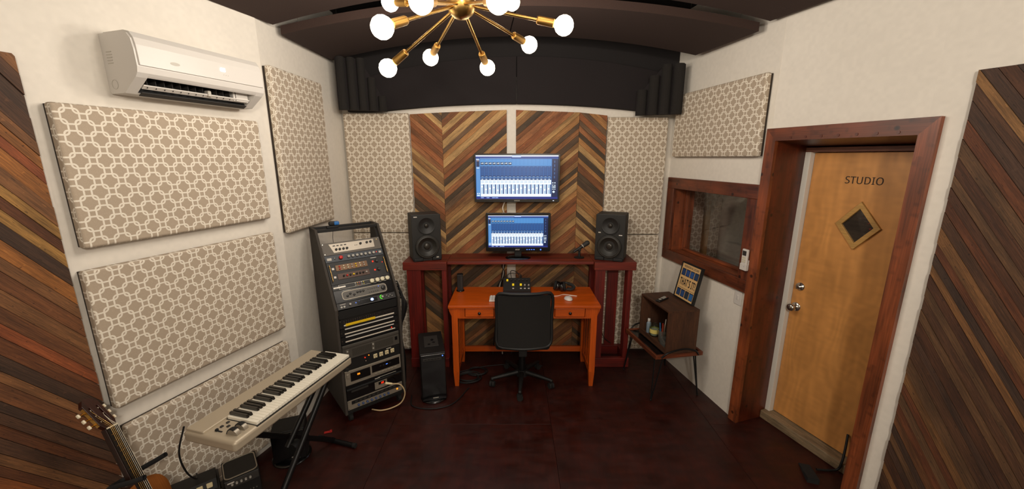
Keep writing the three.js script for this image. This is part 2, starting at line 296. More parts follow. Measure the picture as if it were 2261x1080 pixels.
// ---------------------------------------------------------------- planked timber panels, every board its own piece
function clipHalf(poly, nx, ny, d) { // keep nx*x+ny*y >= d
  const out = []; for (let i = 0; i < poly.length; i++) { const p = poly[i], q = poly[(i + 1) % poly.length], a = nx * p[0] + ny * p[1] - d, b = nx * q[0] + ny * q[1] - d; if (a >= 0) out.push(p); if ((a >= 0) !== (b >= 0)) { const t = a / (a - b); out.push([p[0] + (q[0] - p[0]) * t, p[1] + (q[1] - p[1]) * t]); } } return out;
}
function prism(poly, z0, z1, ang) {
  const pos = [], uv = [], c = Math.cos(ang), s = Math.sin(ang), ou = rnd() * 5, ov = rnd() * 5;
  const put = (p, z, e = 0) => { pos.push(p[0], p[1], z); uv.push(c * p[0] + s * p[1] + ou, -s * p[0] + c * p[1] + ov + e); };
  for (let i = 1; i + 1 < poly.length; i++) { put(poly[0], z1); put(poly[i], z1); put(poly[i + 1], z1); }
  for (let i = 0; i < poly.length; i++) { const p = poly[i], q = poly[(i + 1) % poly.length]; put(p, z1); put(p, z0, z1 - z0); put(q, z0, z1 - z0); put(p, z1); put(q, z0, z1 - z0); put(q, z1); }
  const g = new THREE.BufferGeometry(); g.setAttribute('position', new THREE.Float32BufferAttribute(pos, 3)); g.setAttribute('uv', new THREE.Float32BufferAttribute(uv, 2)); g.computeVertexNormals(); return g;
}
const plankTones = (list) => list.map((c) => std(c, 0.72, { map: boardTex, bumpMap: boardTex, bumpScale: 0.0012 }));
const tonesBack = plankTones(['#ab7147', '#ba8650', '#cda56e', '#67503b', '#8e5a34', '#a4643a', '#7d6046', '#c09660', '#97663d', '#584633', '#a07447']);
const tonesSide = plankTones(['#95562a', '#a86c34', '#774a2a', '#b18548', '#5a3c28', '#95502a', '#855a36', '#6d4022', '#4c3526']);
const tonesSideR = plankTones(['#72492a', '#825a34', '#5a3b26', '#8f683e', '#4c3426', '#6b3d22', '#684a30', '#553420', '#443024']);
function planks(parent, poly, deg, pitch, tones, z0 = 0.008) {
  // short side of the strip runs along the board normal
  const a = deg * RAD, nx = -Math.sin(a), ny = Math.cos(a); let lo = 1e9, hi = -1e9;
  for (const p of poly) { const t = nx * p[0] + ny * p[1]; lo = Math.min(lo, t); hi = Math.max(hi, t); }
  let t = lo - rnd() * pitch * 0.5, last = -1;
  while (t < hi) {
    const w = pitch * rr(0.72, 1.28), gap = 0.0016; let q = clipHalf(clipHalf(poly, nx, ny, t), -nx, -ny, -(t + w - gap)); t += w;
    if (q.length < 3) continue; let area = 0; for (let i = 0; i < q.length; i++) { const p = q[i], r = q[(i + 1) % q.length]; area += p[0] * r[1] - p[1] * r[0]; } if (Math.abs(area) < 4e-5) continue;
    let k; do k = Math.floor(rnd() * tones.length); while (k === last); last = k;
    part('plank', prism(q, z0, z0 + 0.014 + rr(-0.003, 0.004), a), tones[k], parent);
  }
}
{
  const L = thing('chevron_panel', 'reclaimed wood chevron panel whose boards meet in a V, behind the rack-side speaker', 'wood panel', BACK.at(0, 0, 0.002));
  part('backer', ext(-0.948, -0.054, 0.03, 2.39, 0, 0.008), M.joint, L);
  planks(L, [[-0.952, 0.03], [-0.657, 0.03], [-0.657, 2.408], [-0.952, 2.392]], -41, 0.047, tonesBack);
  planks(L, [[-0.655, 0.03], [-0.05, 0.03], [-0.05, 2.43], [-0.655, 2.408]], 40, 0.047, tonesBack);
  const R = thing('chevron_panel', 'reclaimed wood chevron panel whose boards meet in a peak, behind the small microphone', 'wood panel', BACK.at(0, 0, 0.002));
  part('backer', ext(0.042, 0.884, 0.03, 2.37, 0, 0.008), M.joint, R);
  planks(R, [[0.038, 0.03], [0.629, 0.03], [0.629, 2.408], [0.038, 2.43]], 40, 0.047, tonesBack);
  planks(R, [[0.631, 0.03], [0.888, 0.03], [0.888, 2.38], [0.631, 2.408]], -41, 0.047, tonesBack);
  const W = thing('plank_panel', 'orange and dark brown diagonal reclaimed plank panel on the wall behind the guitar', 'wood panel', LEFT.at(0, 0, 0.002), 73);
  part('backer', ext(-2.1, -1.1, 0.03, 2.37, 0, 0.008), M.joint, W);
  planks(W, [[-2.1, 0.03], [-1.095, 0.03], [-1.095, 2.39], [-2.1, 2.39]], -56, 0.042, tonesSide);
  const Q = thing('plank_panel', 'dark brown diagonal reclaimed plank panel beside the door casing', 'wood panel', RDOOR.at(0, 0, 0.002), -72);
  part('backer', ext(0.965, 1.95, 0.03, 2.33, 0, 0.008), M.joint, Q);
  planks(Q, [[0.958, 0.03], [1.95, 0.03], [1.95, 2.355], [0.958, 2.365]], -55, 0.0385, tonesSideR);
}

// ---------------------------------------------------------------- fabric panels
function fabricPanel(fr, u0, u1, y0, y1, label, w = 0.055) {
  const g = thing('sound_absorber', label, 'acoustic panel', fr.at((u0 + u1) / 2, (y0 + y1) / 2, 0.001), fr.deg, 'linked-ring fabric panels');
  part('wooden_frame', ext(-(u1 - u0) / 2 + 0.006, (u1 - u0) / 2 - 0.006, -(y1 - y0) / 2 + 0.006, (y1 - y0) / 2 - 0.006, 0, 0.012), M.backing, g);
  const b = new RoundedBoxGeometry(u1 - u0, y1 - y0, w - 0.012, 3, 0.014); b.translate(0, 0, 0.012 + (w - 0.012) / 2); part('fabric_cover', boxUV(b, 'x'), M.fabric, g); return g;
}
fabricPanel(LEFT, -1.045, -0.1, 1.605, 2.222, 'wide linked-ring fabric panel directly below the air conditioner');
fabricPanel(LEFT, -1.07, -0.096, 0.825, 1.51, 'wide linked-ring fabric panel between two others, above the keyboard');
fabricPanel(LEFT, -1.055, -0.096, 0.07, 0.72, 'wide linked-ring fabric panel low on the wall behind the keyboard');
fabricPanel(LREAR, 0.03, 0.7, 1.475, 2.585, 'tall linked-ring fabric panel hung on the wall above the equipment rack');
fabricPanel(RIGHT, 0.1, 1.11, 2.005, 2.545, 'wide linked-ring fabric panel above the window');
fabricPanel(BACK, -1.565, -0.957, 1.275, 2.4, 'upper linked-ring fabric panel between rack corner and V-shaped boards');
fabricPanel(BACK, -1.565, -0.957, 0.03, 1.268, 'lower linked-ring fabric panel behind the rack cables');
fabricPanel(BACK, 0.893, 1.455, 1.258, 2.365, 'upper linked-ring fabric panel next to the window side wall');
fabricPanel(BACK, 0.893, 1.455, 0.03, 1.25, 'lower linked-ring fabric panel behind the wooden crate');

{ const o = RIGHT.at(-0.25, 0, -0.2), far = frame(o.x, o.z, 10.37);
  fabricPanel(far, 0.12, 0.58, 0.75, 1.95, 'linked-ring fabric panel seen through the studio window in the dim room');
  single('timber_post', ext(0.36, 0.42, 0.6, 2.3, 0.06, 0.1, 0.004, 'y'), std('#b58a52', 0.6, { map: grainTex }), 'pale timber post behind the studio window glass', 'post', far.at(0, 0, 0), 10.37);
}
// ---------------------------------------------------------------- ceiling clouds, baffles, corner foam
function archSlab(c, yEdge, rise, thick, s0, s1) { // c: near-left, near-right, far-right, far-left in plan
  const n = 24, nt = 6, P = (s, t, top) => { const xa = c[0][0] + (c[1][0] - c[0][0]) * s, za = c[0][1] + (c[1][1] - c[0][1]) * s, xb = c[3][0] + (c[2][0] - c[3][0]) * s, zb = c[3][1] + (c[2][1] - c[3][1]) * s; return [xa + (xb - xa) * t, yEdge + rise * (1 - (2 * s - 1) ** 2) + (top ? thick : 0), za + (zb - za) * t]; };
  const pos = [], quad = (a, b, d, e) => pos.push(...a, ...b, ...d, ...a, ...d, ...e);
  for (let i = 0; i < n; i++) { const a = s0 + (s1 - s0) * i / n, b = s0 + (s1 - s0) * (i + 1) / n; for (let j = 0; j < nt; j++) { const p = j / nt, q = (j + 1) / nt; quad(P(a, p, 0), P(a, q, 0), P(b, q, 0), P(b, p, 0)); quad(P(a, p, 1), P(b, p, 1), P(b, q, 1), P(a, q, 1)); } quad(P(a, 0, 0), P(b, 0, 0), P(b, 0, 1), P(a, 0, 1)); quad(P(b, 1, 0), P(a, 1, 0), P(a, 1, 1), P(b, 1, 1)); }
  for (let j = 0; j < nt; j++) { const p = j / nt, q = (j + 1) / nt; quad(P(s0, q, 0), P(s0, p, 0), P(s0, p, 1), P(s0, q, 1)); quad(P(s1, p, 0), P(s1, q, 0), P(s1, q, 1), P(s1, p, 1)); }
  const g = new THREE.BufferGeometry(); g.setAttribute('position', new THREE.Float32BufferAttribute(pos, 3)); g.computeVertexNormals(); return boxUV(g, 'x');
}
function cloud(c, yE, rise, s0, s1, label) {
  const g = thing('ceiling_cloud', label, 'ceiling panel', [0, 0, 0], 0, 'dark fabric ceiling clouds');
  part('fabric_cover', archSlab(c, yE, rise, 0.055, s0, s1), M.cloud, g);
  for (const s of [s0 + 0.035, s1 - 0.035]) for (const t of [0.03, 0.9]) { const xa = c[0][0] + (c[1][0] - c[0][0]) * s, za = c[0][1] + (c[1][1] - c[0][1]) * s, xb = c[3][0] + (c[2][0] - c[3][0]) * s, zb = c[3][1] + (c[2][1] - c[3][1]) * s, x = xa + (xb - xa) * t, z = za + (zb - za) * t, y = yE + rise * (1 - (2 * s - 1) ** 2) + 0.05; part('hanging_wire', rod([x, y, z], [x, H, z], 0.0012, 0.0012, 5), M.steel, g); }
}
const C1 = [[-1.57, -2.9], [1.635, -2.83], [1.5, -3.45], [-1.55, -3.62]], C2 = [[-1.99, -1.3], [2.1, -1.3], [1.66, -2.76], [-1.58, -2.83]];
cloud(C1, 2.815, 0.165, 0, 0.4985, 'bowed dark fabric ceiling cloud between chandelier and back wall, on the air conditioner side');
cloud(C1, 2.815, 0.165, 0.5015, 1, 'bowed dark fabric ceiling cloud between chandelier and back wall, on the door side');
cloud(C2, 2.855, 0.2, 0, 0.4985, 'bowed dark fabric ceiling cloud above the chandelier, on the air conditioner side');
cloud(C2, 2.855, 0.2, 0.5015, 1, 'bowed dark fabric ceiling cloud above the chandelier, on the door side');
{
  const arc = (x0, x1, f, n = 14) => Array.from({ length: n + 1 }, (_, i) => { const x = x0 + (x1 - x0) * i / n; return [x, f(x)]; });
  const lo = (x) => 2.486 - 0.062 * Math.min(1.15, (x / 1.16) ** 2), hi = (x) => 2.875 - 0.125 * ((x - 0.1) / 1.2) ** 2;
  single('upper_baffle', boxUV(extrude([...arc(-1.5, 0.034, lo), ...arc(0.034, -1.5, hi)], 0.06, 0.006).translate(0, 0, ZB + 0.012), 'x'), M.baffle, 'black fabric baffle above the V-shaped boards', 'acoustic panel', null, 0, 'black baffles over the back wall');
  single('upper_baffle', boxUV(extrude([...arc(0.05, 1.45, lo), ...arc(1.45, 0.05, hi)], 0.06, 0.006).translate(0, 0, ZB + 0.012), 'x'), M.baffle, 'black fabric baffle above the peaked boards', 'acoustic panel', null, 0, 'black baffles over the back wall');
  struct('trim_soffit', ext(-1.585, 1.515, 2.72, H, 0.002, 0.02), M.ceiling, BACK, 'black painted strip of wall above the baffles', 'trim');
}
function foam(x0, z0, x1, z1, n, top, bottom, label) {
  const g = thing('corner_foam', label, 'acoustic foam', [0, 0, 0], 0, 'corner foam blocks'), dx = (x1 - x0) / n, dz = (z1 - z0) / n, len = Math.hypot(dx, dz), a = Math.atan2(-dz, dx);
  part('foam_back', (() => { const q = extrude([[0, bottom], [len * n, bottom], [len * n, top(1)], [len * n * 0.5, top(0.5)], [0, top(0)]], 0.03); q.rotateY(a); q.translate(x0, 0, z0); return boxUV(q, 'y'); })(), M.baffle, g);
  for (let i = 0; i < n; i++) { const s = new THREE.Shape(), w = len - 0.012; s.moveTo(-w / 2, 0); s.lineTo(w / 2, 0); s.quadraticCurveTo(w / 2, 0.045, 0, 0.055); s.quadraticCurveTo(-w / 2, 0.045, -w / 2, 0); const h = top((i + 0.5) / n) - bottom; const q = new THREE.ExtrudeGeometry(s, { depth: h, bevelEnabled: false, curveSegments: 5 }); q.rotateX(-Math.PI / 2); q.scale(1, 1, -1); const f = flat(q); { const p = f.attributes.position; for (let k = 0; k < p.count; k += 3) { const A = [p.getX(k), p.getY(k), p.getZ(k)], B = [p.getX(k + 1), p.getY(k + 1), p.getZ(k + 1)]; p.setXYZ(k, ...B); p.setXYZ(k + 1, ...A); } } f.computeVertexNormals(); f.translate(0, bottom, 0.03); f.rotateY(a); f.translate(x0 + dx * (i + 0.5), 0, z0 + dz * (i + 0.5)); part('foam_rib', boxUV(f, 'y'), M.foam, g); }
}
foam(-1.515, -3.59, -1.14, -3.745, 5, (t) => (t < 0.5 ? 2.83 : 2.83 - (t - 0.5) * 0.75), 2.405, 'ribbed black foam block in the corner over the equipment rack');
foam(1.13, -3.745, 1.495, -3.61, 4, (t) => 2.5 + 0.28 * Math.min(1, t * 1.6 + 0.1), 2.37, 'ribbed black foam block in the corner near the window wall');

// ================================================================ AIR CONDITIONER
{
  const g = thing('air_conditioner', 'white split air conditioner unit high on the wall above the patterned panels', 'air conditioner', LEFT.at(-0.487, 2.285, 0.001), 73);
  const along = (pts, x0, x1, b = 0) => extrude(pts, x1 - x0, b).rotateY(-Math.PI / 2).translate(x1, 0, 0);
  const solid = [[0, 0.012], [0.012, 0], [0.1, 0.002], [0.19, 0.066], [0.206, 0.085], [0.212, 0.11], [0.209, 0.18], [0.2, 0.225], [0.18, 0.248], [0.15, 0.256], [0, 0.256]];
  const notched = [[0, 0.012], [0.012, 0], [0.1, 0.002], [0.106, 0.007], [0.08, 0.05], [0.1, 0.098], [0.17, 0.094], [0.188, 0.068], [0.196, 0.074], [0.206, 0.085], [0.212, 0.11], [0.209, 0.18], [0.2, 0.225], [0.18, 0.248], [0.15, 0.256], [0, 0.256]];
  part('body', [along(solid, -0.316, -0.272), along(notched, -0.272, 0.268), along(solid, 0.268, 0.316)], M.plasticWhite, g);
  part('front_panel', along([[0.17, 0.122], [0.2165, 0.117], [0.2155, 0.15], [0.2115, 0.2], [0.204, 0.229], [0.184, 0.2535], [0.15, 0.2615], [0.02, 0.2615], [0.02, 0.25]], -0.306, 0.306, 0.002), M.plasticWhite, g);
  part('groove', along([[0.19, 0.1135], [0.2125, 0.1135], [0.2125, 0.1175], [0.19, 0.1175]], -0.3, 0.306), M.plasticGrey, g);
  part('air_duct', along([[0.107, 0.0085], [0.082, 0.05], [0.101, 0.096], [0.168, 0.092], [0.105, 0.088], [0.09, 0.05]], -0.271, 0.267), M.black, g);
  part('louver', along([[0.132, 0.026], [0.15, 0.038], [0.149, 0.041], [0.131, 0.029]], -0.266, 0.262, 0.001), M.plasticWhite, g);
  part('louver', along([[0.098, -0.004], [0.122, 0.009], [0.121, 0.012], [0.097, -0.001]], -0.262, 0.262), M.charcoal, g);
  for (let i = 0; i < 13; i++) { const v = part('vane', box(0.002, 0.05, 0.04, -0.25 + i * 0.036, 0.054, 0.127), M.charcoal, g); v.rotation.z = 0; }
  part('louver_motor', box(0.018, 0.03, 0.03, 0.03, 0.045, 0.142, 0.004), M.plasticGrey, g);
  part('side_cover', box(0.09, 0.055, 0.05, 0.215, 0.055, 0.12, 0.004), M.plasticWhite, g);
  part('badge', extrude(new THREE.Shape().absellipse(-0.16, 0.147, 0.021, 0.0075, 0, Math.PI * 2), 0.002).translate(0, 0, 0.2165), M.plasticGrey, g);
  const lit = text('68', 0.02, 0.001, fontB, 1).translate(0.073, 0.168, 0.2175); part('display_digits', lit, glow('#eaf2ff', 2.0), g);
  for (let i = 0; i < 3; i++) part('indicator', cyl(0.002, 0.002, 0.002, 0.075 + i * 0.012, 0.143, 0.2175, 'z', 8), M.plasticGrey, g);
  part('pipe_cover', (() => { const q = new THREE.TorusGeometry(0.02, 0.0012, 6, 24).rotateY(Math.PI / 2).translate(-0.3165, 0.04, 0.045); return flat(q); })(), M.plasticGrey, g);
  for (let i = 0; i < 5; i++) part('side_slot', box(0.002, 0.004, 0.035, -0.3165, 0.13 + i * 0.012, 0.045), M.plasticGrey, g);
}

// ================================================================ CHANDELIER
{
  const g = thing('sputnik_chandelier', 'brass sputnik chandelier with round frosted bulbs hanging below the clouds', 'chandelier', HUB);
  part('hub', lathe([[0, -0.066], [0.03, -0.06], [0.055, -0.04], [0.066, -0.012], [0.067, 0.012], [0.055, 0.04], [0.03, 0.06], [0.012, 0.066], [0, 0.066]], 0, 0, 0, 'y', 36), M.brass, g);
  part('stem', rod([0, 0.06, 0], [0, H - HUB.y - 0.02, 0], 0.009), M.brass, g);
  part('canopy', lathe([[0, 0], [0.05, 0.0], [0.065, 0.012], [0.068, 0.03], [0, 0.03]], 0, H - HUB.y - 0.031, 0), M.brass, g);
  const bulbMat = glow('#fff0d6', 7);
  const pts = [[-0.379, 2.372, -1.253], [-0.471, 2.332, -1.594], [-0.349, 2.419, -1.809], [-0.108, 2.384, -1.835], [0.071, 2.457, -1.763], [0.18, 2.448, -1.49], [-0.477, 2.593, -1.699], [-0.246, 2.413, -1.175], [-0.038, 2.42, -1.195], [-0.001, 2.631, -1.805], [0.1, 2.66, -1.32], [-0.26, 2.69, -1.26], [-0.45, 2.67, -1.36], [-0.26, 2.67, -1.78]];
  for (const p of pts) {
    const q = V3(p[0], p[1] - 2, p[2]).multiplyScalar(1.3).add(V3(0, 2, 0)).sub(HUB), d = q.clone().normalize(), L = q.length(), arm = new THREE.Quaternion().setFromUnitVectors(V3(0, 1, 0), d);
    const along = (geo) => { geo.applyQuaternion(arm); return geo; };
    const r = part('arm', along(cyl(0.0075, 0.0075, L - 0.16, 0, 0.06 + (L - 0.16) / 2, 0, 'y', 14)), M.brass, g);
    part('socket', along(lathe([[0, L - 0.125], [0.015, L - 0.125], [0.018, L - 0.118], [0.019, L - 0.05], [0.017, L - 0.044], [0, L - 0.044]], 0, 0, 0, 'y', 22)), M.brassDark, r);
    const b = part('bulb', along(lathe([[0, -0.048], [0.013, -0.046], [0.02, -0.041], [0.034, -0.031], [0.044, -0.014], [0.047, 0.003], [0.043, 0.021], [0.032, 0.036], [0.017, 0.045], [0, 0.048]].map(([a, c]) => [a * 0.93, c * 0.93 + L]), 0, 0, 0, 'y', 28)), bulbMat, r);
    b.castShadow = false;
    const l = new THREE.PointLight(BULB_COLOR, BULB_CANDELA, 0, 2); l.name = 'bulb_light'; l.position.copy(q); l.castShadow = true; l.shadow.radius = 2.2; g.add(l);
  }
}

{ // unseen second lamp behind the camera, placed to even out the light on the walls
  const g = thing('unseen_globe_pendant', 'unseen white glass globe pendant lamp behind the camera, evening out the room light', 'lamp', [0.45, 2.62, 0.8]);
  part('globe', ball(0.13, 0, 0, 0, 1, 1, 1, 32, 20), glow('#fff0d6', 5), g); part('cap', cyl(0.045, 0.05, 0.05, 0, 0.145, 0), M.brass, g); part('cord', rod([0, 0.16, 0], [0, H - 2.62, 0], 0.004), M.cord, g);
  const l = new THREE.PointLight(BULB_COLOR, UNSEEN_PENDANT_CANDELA, 0, 2); l.name = 'unseen_pendant_light'; l.castShadow = true; l.shadow.radius = 6; g.add(l);
}

// ================================================================ MONITORS
const screenTex = canvasTex(1024, 576, (c, W, Ht) => {
  c.fillStyle = '#2f63a8'; c.fillRect(0, 0, W, Ht);
  c.fillStyle = '#eef4ff'; c.fillRect(0, 0, W, 18); c.fillStyle = '#1d2f86'; c.fillRect(0, 20, W, 12); c.fillStyle = '#c6d6ff'; c.fillRect(450, 2, 110, 26);
  c.fillStyle = '#23478a'; c.fillRect(0, 34, W, 14); c.fillStyle = '#9fc4ea'; for (let i = 0; i < 24; i++) c.fillRect(60 + i * 16, 38, 8, 6);
  c.fillStyle = '#4f8fce'; c.fillRect(58, 50, 880, 90); c.strokeStyle = '#3b75b4'; c.lineWidth = 2; for (let i = 0; i <= 18; i++) { c.beginPath(); c.moveTo(58 + i * 48.9, 50); c.lineTo(58 + i * 48.9, 320); c.stroke(); }
  for (let i = 0; i < 8; i++) { c.fillStyle = '#16294f'; c.fillRect(62 + i * 48.9, 92, 40, 34); c.fillStyle = '#e7f6ff'; c.beginPath(); c.arc(72 + i * 48.9, 108, 6, 0, 7); c.arc(90 + i * 48.9, 106, 8, 0, 7); c.fill(); }
  for (let i = 0; i < 18; i++) { const x = 60 + i * 48.9; c.fillStyle = '#24487f'; c.fillRect(x + 2, 142, 42, 130); c.fillStyle = '#5f97d6'; c.fillRect(x + 8, 150, 26, 4); c.fillStyle = '#315f9e'; for (let k = 0; k < 5; k++) c.fillRect(x + 6, 164 + k * 20, 32, 10); c.fillStyle = '#1c3568'; c.fillRect(x + 2, 270, 42, 18); c.fillStyle = '#a6cdf2'; c.fillRect(x + 10, 276, 26, 5); c.fillStyle = '#7fb0e4'; c.fillRect(x + 4, 292, 38, 5); c.fillStyle = '#16305f'; c.fillRect(x + 2, 300, 44, 20); c.fillStyle = '#d6e9ff'; c.fillRect(x + 10, 308, 22, 8); }
  c.fillStyle = '#f3f8ff'; c.fillRect(58, 322, 880, 220);
  for (let i = 0; i < 18; i++) { const x = 60 + i * 48.9; c.fillStyle = '#d3e2f0'; c.fillRect(x + 4, 334, 38, 28); c.fillStyle = '#1d3f77'; c.fillRect(x + 30, 380, 15, 126); c.fillStyle = '#4d7bb8'; c.fillRect(x + 33, 380, 3, 126); c.fillStyle = '#c0d9ee'; c.fillRect(x + 6, 380, 22, 126); c.fillStyle = '#86a8c4'; c.fillRect(x + 15, 384, 3, 116); c.fillStyle = '#ffffff'; c.fillRect(x + 8, 400 + (i * 37 % 50), 18, 20); }
  c.fillStyle = '#1f2c7c'; c.fillRect(0, 546, W, 30); c.fillStyle = '#9db8f4'; for (const x of [60, 130, 200, 240]) c.fillRect(x, 552, 36, 10);
  c.fillStyle = '#5a93d0'; c.fillRect(8, 50, 46, 490); c.fillStyle = '#1c2c50'; c.fillRect(10, 66, 38, 84); c.fillStyle = '#d9a58a'; c.fillRect(14, 70, 30, 8); c.fillStyle = '#eaf4ff'; c.fillRect(8, 50, 36, 10); c.fillRect(12, 162, 34, 10); c.beginPath(); c.arc(20, 502, 8, 0, 7); c.arc(42, 502, 8, 0, 7); c.fill(); c.fillRect(12, 520, 36, 14);
  c.fillStyle = '#14224a'; c.fillRect(944, 50, 80, 496); c.fillStyle = '#3d5d92'; for (let k = 0; k < 5; k++) c.fillRect(970, 70 + k * 50, 12, 30); c.fillStyle = '#dff0ff'; for (const [x, y, r] of [[958, 360, 8], [984, 360, 8], [958, 390, 8], [984, 392, 8], [970, 478, 15]]) { c.beginPath(); c.arc(x, y, r, 0, 7); c.fill(); } c.fillRect(950, 408, 44, 14); c.fillRect(952, 436, 18, 12); c.fillRect(978, 436, 14, 12);
});
const screenMat = new THREE.MeshStandardMaterial({ color: 0x050608, roughness: 0.3, emissive: 0xffffff, emissiveMap: screenTex, emissiveIntensity: 0.88 });
function monitor(g, w, h, bez, chin, d, glossy) {
  const sw = w - 2 * bez, sh = h - bez - chin, sy = chin + sh / 2;
  part('bezel', extrude(roundRect(w, h, 0.008, 0, h / 2), d, 0.002, [roundRect(sw, sh, 0.002, 0, sy)]).translate(0, 0, -d), glossy ? M.blackGloss : M.black, g);
  part('screen', face(sw, sh, 0, sy, -0.004), screenMat, g);
  part('back_shell', box(w * 0.96, h * 0.92, 0.03, 0, h / 2, -d - 0.013, 0.012), M.black, g);
  const l = new THREE.RectAreaLight(new THREE.Color().setRGB(0.45, 0.62, 1.0), 0.22, sw, sh); l.name = 'screen_light'; l.position.set(0, sy, 0.004); l.rotation.y = Math.PI; g.add(l);
}
{
  const g = thing('wall_monitor', 'wide black monitor mounted on the wall, showing a blue mixer window', 'monitor', [0.047, 1.587, -3.7]);
  monitor(g, 0.797, 0.446, 0.012, 0.026, 0.02, true);
  part('wall_bracket', [box(0.1, 0.16, 0.05, 0, 0.2, -0.075, 0.004), box(0.14, 0.24, 0.012, 0, 0.2, -0.106)], M.metalBlack, g);
  part('maker_mark', text('SAMSUNG', 0.008, 0.0008, fontB).translate(0, 0.012, 0.002), M.plasticGrey, g);
  part('power_light', box(0.012, 0.004, 0.002, 0.345, 0.012, 0.002), M.ledWhite, g);
  const h = thing('desktop_monitor', 'smaller glossy black monitor standing on an oval foot on the red shelf', 'monitor', [0.058, 1.06, -3.62]);
  const s = new THREE.Group(); 
  part('foot', lathe([[0, 0.018], [0.03, 0.017], [0.1, 0.011], [0.122, 0.004], [0.122, 0], [0, 0]], 0, 0, 0, 'y', 40).scale(1, 1, 0.68), M.blackGloss, h);
  part('neck', box(0.07, 0.16, 0.02, 0, 0.085, -0.05, 0.006), M.black, h);
  const k = part('bezel', extrude(roundRect(0.606, 0.364, 0.01, 0, 0.182 + 0.066), 0.024, 0.003, [roundRect(0.57, 0.31, 0.002, 0, 0.066 + 0.19)]).translate(0, 0, -0.024), M.blackGloss, h);
  part('screen', face(0.57, 0.31, 0, 0.256, -0.004), screenMat, h);
  part('back_shell', box(0.57, 0.33, 0.03, 0, 0.248, -0.04, 0.012), M.black, h);
  part('maker_mark', text('acer', 0.015, 0.0008, fontB).translate(-0.005, 0.082, 0.003), M.plasticGrey, h);
  for (let i = 0; i < 4; i++) part('button', box(0.012, 0.004, 0.002, 0.085 + i * 0.022, 0.082, 0.003), M.ledBlue, h);
  part('power_light', cyl(0.006, 0.006, 0.002, 0.215, 0.082, 0.003, 'z', 14), M.ledBlue, h);
  const l = new THREE.RectAreaLight(new THREE.Color().setRGB(0.45, 0.62, 1.0), 0.22, 0.57, 0.31); l.name = 'screen_light'; l.position.set(0, 0.256, 0.006); l.rotation.y = Math.PI; h.add(l);
}

// ================================================================ SHELF OF RED STAINED LUMBER
{
  const g = thing('monitor_shelf', 'long red stained lumber shelf on two open post towers against the back wall', 'shelf', [0, 0, 0]);
  part('shelf_board', ext(-0.6, 0.757, 1.033, 1.06, -3.8, -3.478, 0.003), M.shelf, g);
  for (const [x0, x1, posts] of [[-1.005, -0.602, [[-0.975, -0.845, -3.5, -3.462], [-0.652, -0.606, -3.56, -3.465], [-0.97, -0.88, -3.765, -3.727], [-0.7, -0.61, -3.765, -3.727]]], [0.76, 1.145, [[0.772, 0.865, -3.5, -3.462], [1.072, 1.118, -3.56, -3.465], [0.955, 1.06, -3.765, -3.727], [0.772, 0.83, -3.765, -3.727]]]]) {
    part('tower_top', ext(x0, x1, 0.983, 1.06, -3.77, -3.452, 0.004), M.shelf, g);
    for (const [a, b, c, d] of posts) part('post', ext(a, b, 0.095, 0.983, c, d, 0.003, 'y'), M.shelfPost, g);
    part('base_rail', ext(x0 + 0.025, x1 - 0.01, 0, 0.095, -3.5, -3.455, 0.004), M.shelfPost, g);
    part('base_rail', ext(x0 + 0.025, x1 - 0.01, 0, 0.095, -3.765, -3.72, 0.004), M.shelfPost, g);
    part('base_rail', ext(x0 + 0.025, x0 + 0.065, 0.0, 0.095, -3.72, -3.5, 0.003, 'z'), M.shelfPost, g);
    part('base_rail', ext(x1 - 0.05, x1 - 0.01, 0.0, 0.095, -3.72, -3.5, 0.003, 'z'), M.shelfPost, g);
  }
}
// ---------------------------------------------------------------- loudspeakers
const baffleMat = std('#1d1c1a', 0.55), coneMat = std('#26241f', 0.5), domeMat = std('#3a3630', 0.3, { metalness: 0.4 });
function speaker(pos, deg, label, mirror) {
  const g = thing('studio_speaker', label, 'speaker', pos, deg, 'studio speakers on the shelf');
  const w = 0.262, h = 0.43;
  part('cabinet', box(w, h, 0.205, 0, h / 2, -0.118, 0.008, 'y'), M.charcoal, g);
  const b = part('front_baffle', extrude(roundRect(w - 0.004, h - 0.004, 0.012, 0, h / 2), 0.014, 0.004).translate(0, 0, -0.014), baffleMat, g);
  const t = part('tweeter', lathe([[0.078, 0.0045], [0.072, 0.006], [0.066, 0.0], [0.045, -0.008], [0.022, -0.014], [0.02, -0.012]], 0, 0.33, 0.004, 'z', 36), baffleMat, g); t.position.z = 0.012;
  part('tweeter_dome', ball(0.019, 0, 0.33, 0.0, 1, 1, 0.55), domeMat, t);
  const o = part('woofer', lathe([[0.11, 0.0], [0.106, 0.008], [0.1, 0.008], [0.094, 0.006], [0.09, 0.011], [0.083, 0.009], [0.08, 0.002], [0.05, -0.016], [0.03, -0.022]], 0, 0.134, 0.004, 'z', 40), coneMat, g); o.position.z = 0.016;
  part('dust_cap', ball(0.032, 0, 0.134, -0.014, 1, 1, 0.45), domeMat, o);
  for (const x of [-0.085, 0.085]) part('foot_lip', box(0.085, 0.03, 0.03, x, 0.015, 0.006, 0.006), M.black, g);
  part('badge', box(0.03, 0.008, 0.002, mirror * -0.095, mirror > 0 ? 0.412 : 0.245, 0.005), M.plasticWhite, g);
  part('indicator_plate', box(0.022, 0.01, 0.002, mirror > 0 ? 0.09 : -0.095, mirror > 0 ? 0.03 : 0.26, mirror > 0 ? 0.0225 : 0.005), M.plasticGrey, g);
  return g;
}
speaker([-0.785, 1.0625, -3.515], 23, 'black two-way studio speaker with a white badge, on the shelf end near the rack', 1);
speaker([0.9, 1.0625, -3.515], -23, 'black two-way studio speaker on the shelf tower beside the small microphone', -1);
